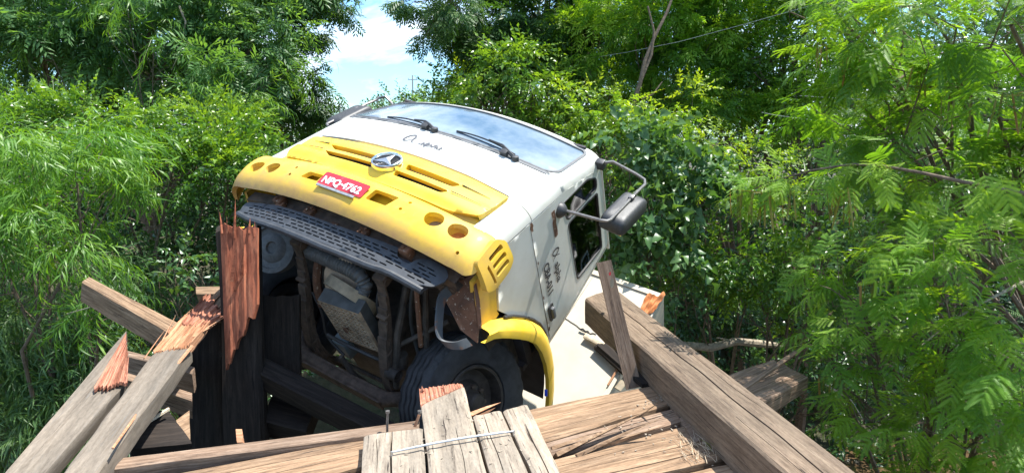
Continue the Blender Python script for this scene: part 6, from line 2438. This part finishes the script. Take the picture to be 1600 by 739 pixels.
# ---- woods that close the view behind
def wood_belt(label, spots, mat, seed, tpl='broad_far', dens=1.9, size=1.0):
    for k, (px, py, Y, r_, lab) in enumerate(spots):
        cx = (px - 800) / 1076.32 * Y
        cz = 1.55 + Y * math.tan(R(-8.2) + math.atan((369.5 - py) / 1076.32))
        plant('woodland_tree', lab, 'tree', (cx, Y, ground_z(cx, Y)), [((cx, Y, cz), (r_, r_ * .7, r_)), ((cx, Y, cz - r_ * 1.3), (r_ * 1.1, r_ * .7, r_)), ((cx + r_ * .4, Y, cz - r_ * 2.4), (r_ * 1.1, r_ * .7, r_))],
              tpl, mat, dens, size, .2, .05, group=label, seed=seed + k, area=.30, limb=.12)


wood_belt('dark wood behind the bushes', (
    (60, 190, 17, 2.3, 'dark woodland tree seen between bamboo and feathery tree at far left'), (230, 160, 17, 2.2, 'dark woodland tree behind the sunlit rounded bush'),
    (365, 180, 18, 1.9, 'dark woodland tree behind the bush left of the lorry'), (800, 170, 17, 1.6, 'dark woodland tree behind the windscreen'), (900, 120, 17, 2.2, 'dark woodland tree behind the bright leaf tips'),
    (1060, 60, 17, 2.6, 'dark woodland tree behind the forked trunk'), (1230, 80, 17, 2.7, 'dark woodland tree behind the deep shaded hollow'), (1400, 80, 17, 2.8, 'dark woodland tree behind the near feathery tree'),
    (1580, 80, 17, 3.0, 'dark woodland tree at the right edge, farthest back'), (-80, 160, 17, 2.6, 'dark woodland tree at the left edge, farthest back'), (1100, 250, 15, 1.8, 'dark woodland tree behind the yellow-tipped shrub'),
    (960, 250, 15, 1.8, 'dark woodland tree behind the large-leaved creeper'), (1300, 330, 14, 1.9, 'dark woodland tree low behind the log'), (1750, 150, 16, 3.0, 'dark woodland tree just outside the right edge'),
    (-250, 200, 16, 3.0, 'dark woodland tree just outside the left edge'), (150, 30, 18, 2.6, 'dark woodland tree high behind the upper left feathery tree'), (325, 20, 18.5, 2.2, 'dark woodland tree high up, left of the sky gap'), (850, 20, 17.5, 2.0, 'dark woodland tree high above the windscreen')), 'leaf_broad_dark', 200)

# undergrowth on the banks
rgu = np.random.default_rng(77)
N_ = 5200
X = rgu.uniform(-16, 16, N_)
Yy = rgu.uniform(3.5, 24, N_)
Zg = np.array([ground_z(a, c) for a, c in zip(X, Yy)])
ok = (Zg > -4.6) & ~((np.abs(X + .165 * Yy) < 3.0) & (Yy > 13))
X, Yy, Zg = X[ok], Yy[ok], Zg[ok]
ug = empty('undergrowth_root', (0, 0, 0))
P = np.stack([X, Yy, Zg + rgu.uniform(0, .35, len(X))], 1)
D = np.stack([rgu.normal(0, 1, len(X)), rgu.normal(0, 1, len(X)), rgu.uniform(.4, 1.4, len(X))], 1)
u_ = foliage('undergrowth', 'broad', P, D, rgu.uniform(1.0, 2.0, len(X)), rgu.uniform(.1, .8, len(X)), 'leaf_broad_dark', ug, rgu)
u_.parent = None
bpy.data.objects.remove(ug)
tag(u_, kind='stuff')

# ---- far poles and wires
for k, (px, py, Y) in enumerate(((522, 168, 60), (535, 163, 52), (648, 118, 75), (594, 150, 60))):
    p = Vector(((px - 800) / 1076.32 * Y, Y, 0))
    zt = 1.55 + Y * math.tan(R(-8.2) + math.atan((369.5 - py) / 1076.32))
    mb = MB()
    mb.tube([(p.x, p.y, -.8), (p.x, p.y, zt)], [.12, .07], 10)
    rt = empty('power_pole', (0, 0, 0))
    o = mb.build('pole', 'concrete_pole', rt, True)
    mb = MB()
    mb.box((p.x - .5, p.y - .05, zt - .5), (p.x + .5, p.y + .05, zt - .42))
    for dx in (-.42, 0, .42):
        mb.lathe([(0, .05), (.12, .04), (.14, 0)], (p.x + dx, p.y, zt - .38), (0, 0, 1), 8)
    mb.build('crossarm', 'concrete_pole', rt)
    tag(rt, ('leftmost far power pole at the end of the road', 'second far power pole from the left, over the mirror', 'tallest power pole, right of the sky gap', 'far power pole behind the mirror arm')[k], 'power pole', 'power poles along the road')
for k, (pts, r_, lab) in enumerate((
        (((4.025, 9.000, 3.258), (3.022, 9.600, 3.023), (2.345, 10.000, 2.875), (1.708, 10.500, 2.794), (0.996, 11.000, 2.727)), .003, 'grey wire crossing the upper right foliage'),
        (((3.419, 6.000, 1.574), (3.209, 7.000, 1.692), (3.003, 8.000, 1.799), (3.212, 9.000, 1.863)), .0035, 'grey wire in front of the dark hollow, lower of two'),
        (((3.397, 6.000, 1.845), (3.257, 7.000, 1.932), (3.283, 8.000, 2.015)), .003, 'grey wire in front of the dark hollow, upper of two'))):
    mb = MB()
    mb.tube(pts, r_, 5)
    tag(mb.build('wire', 'wire_grey', None, True), lab, 'wire', 'overhead wires')
print('leaf triangles', TRI)
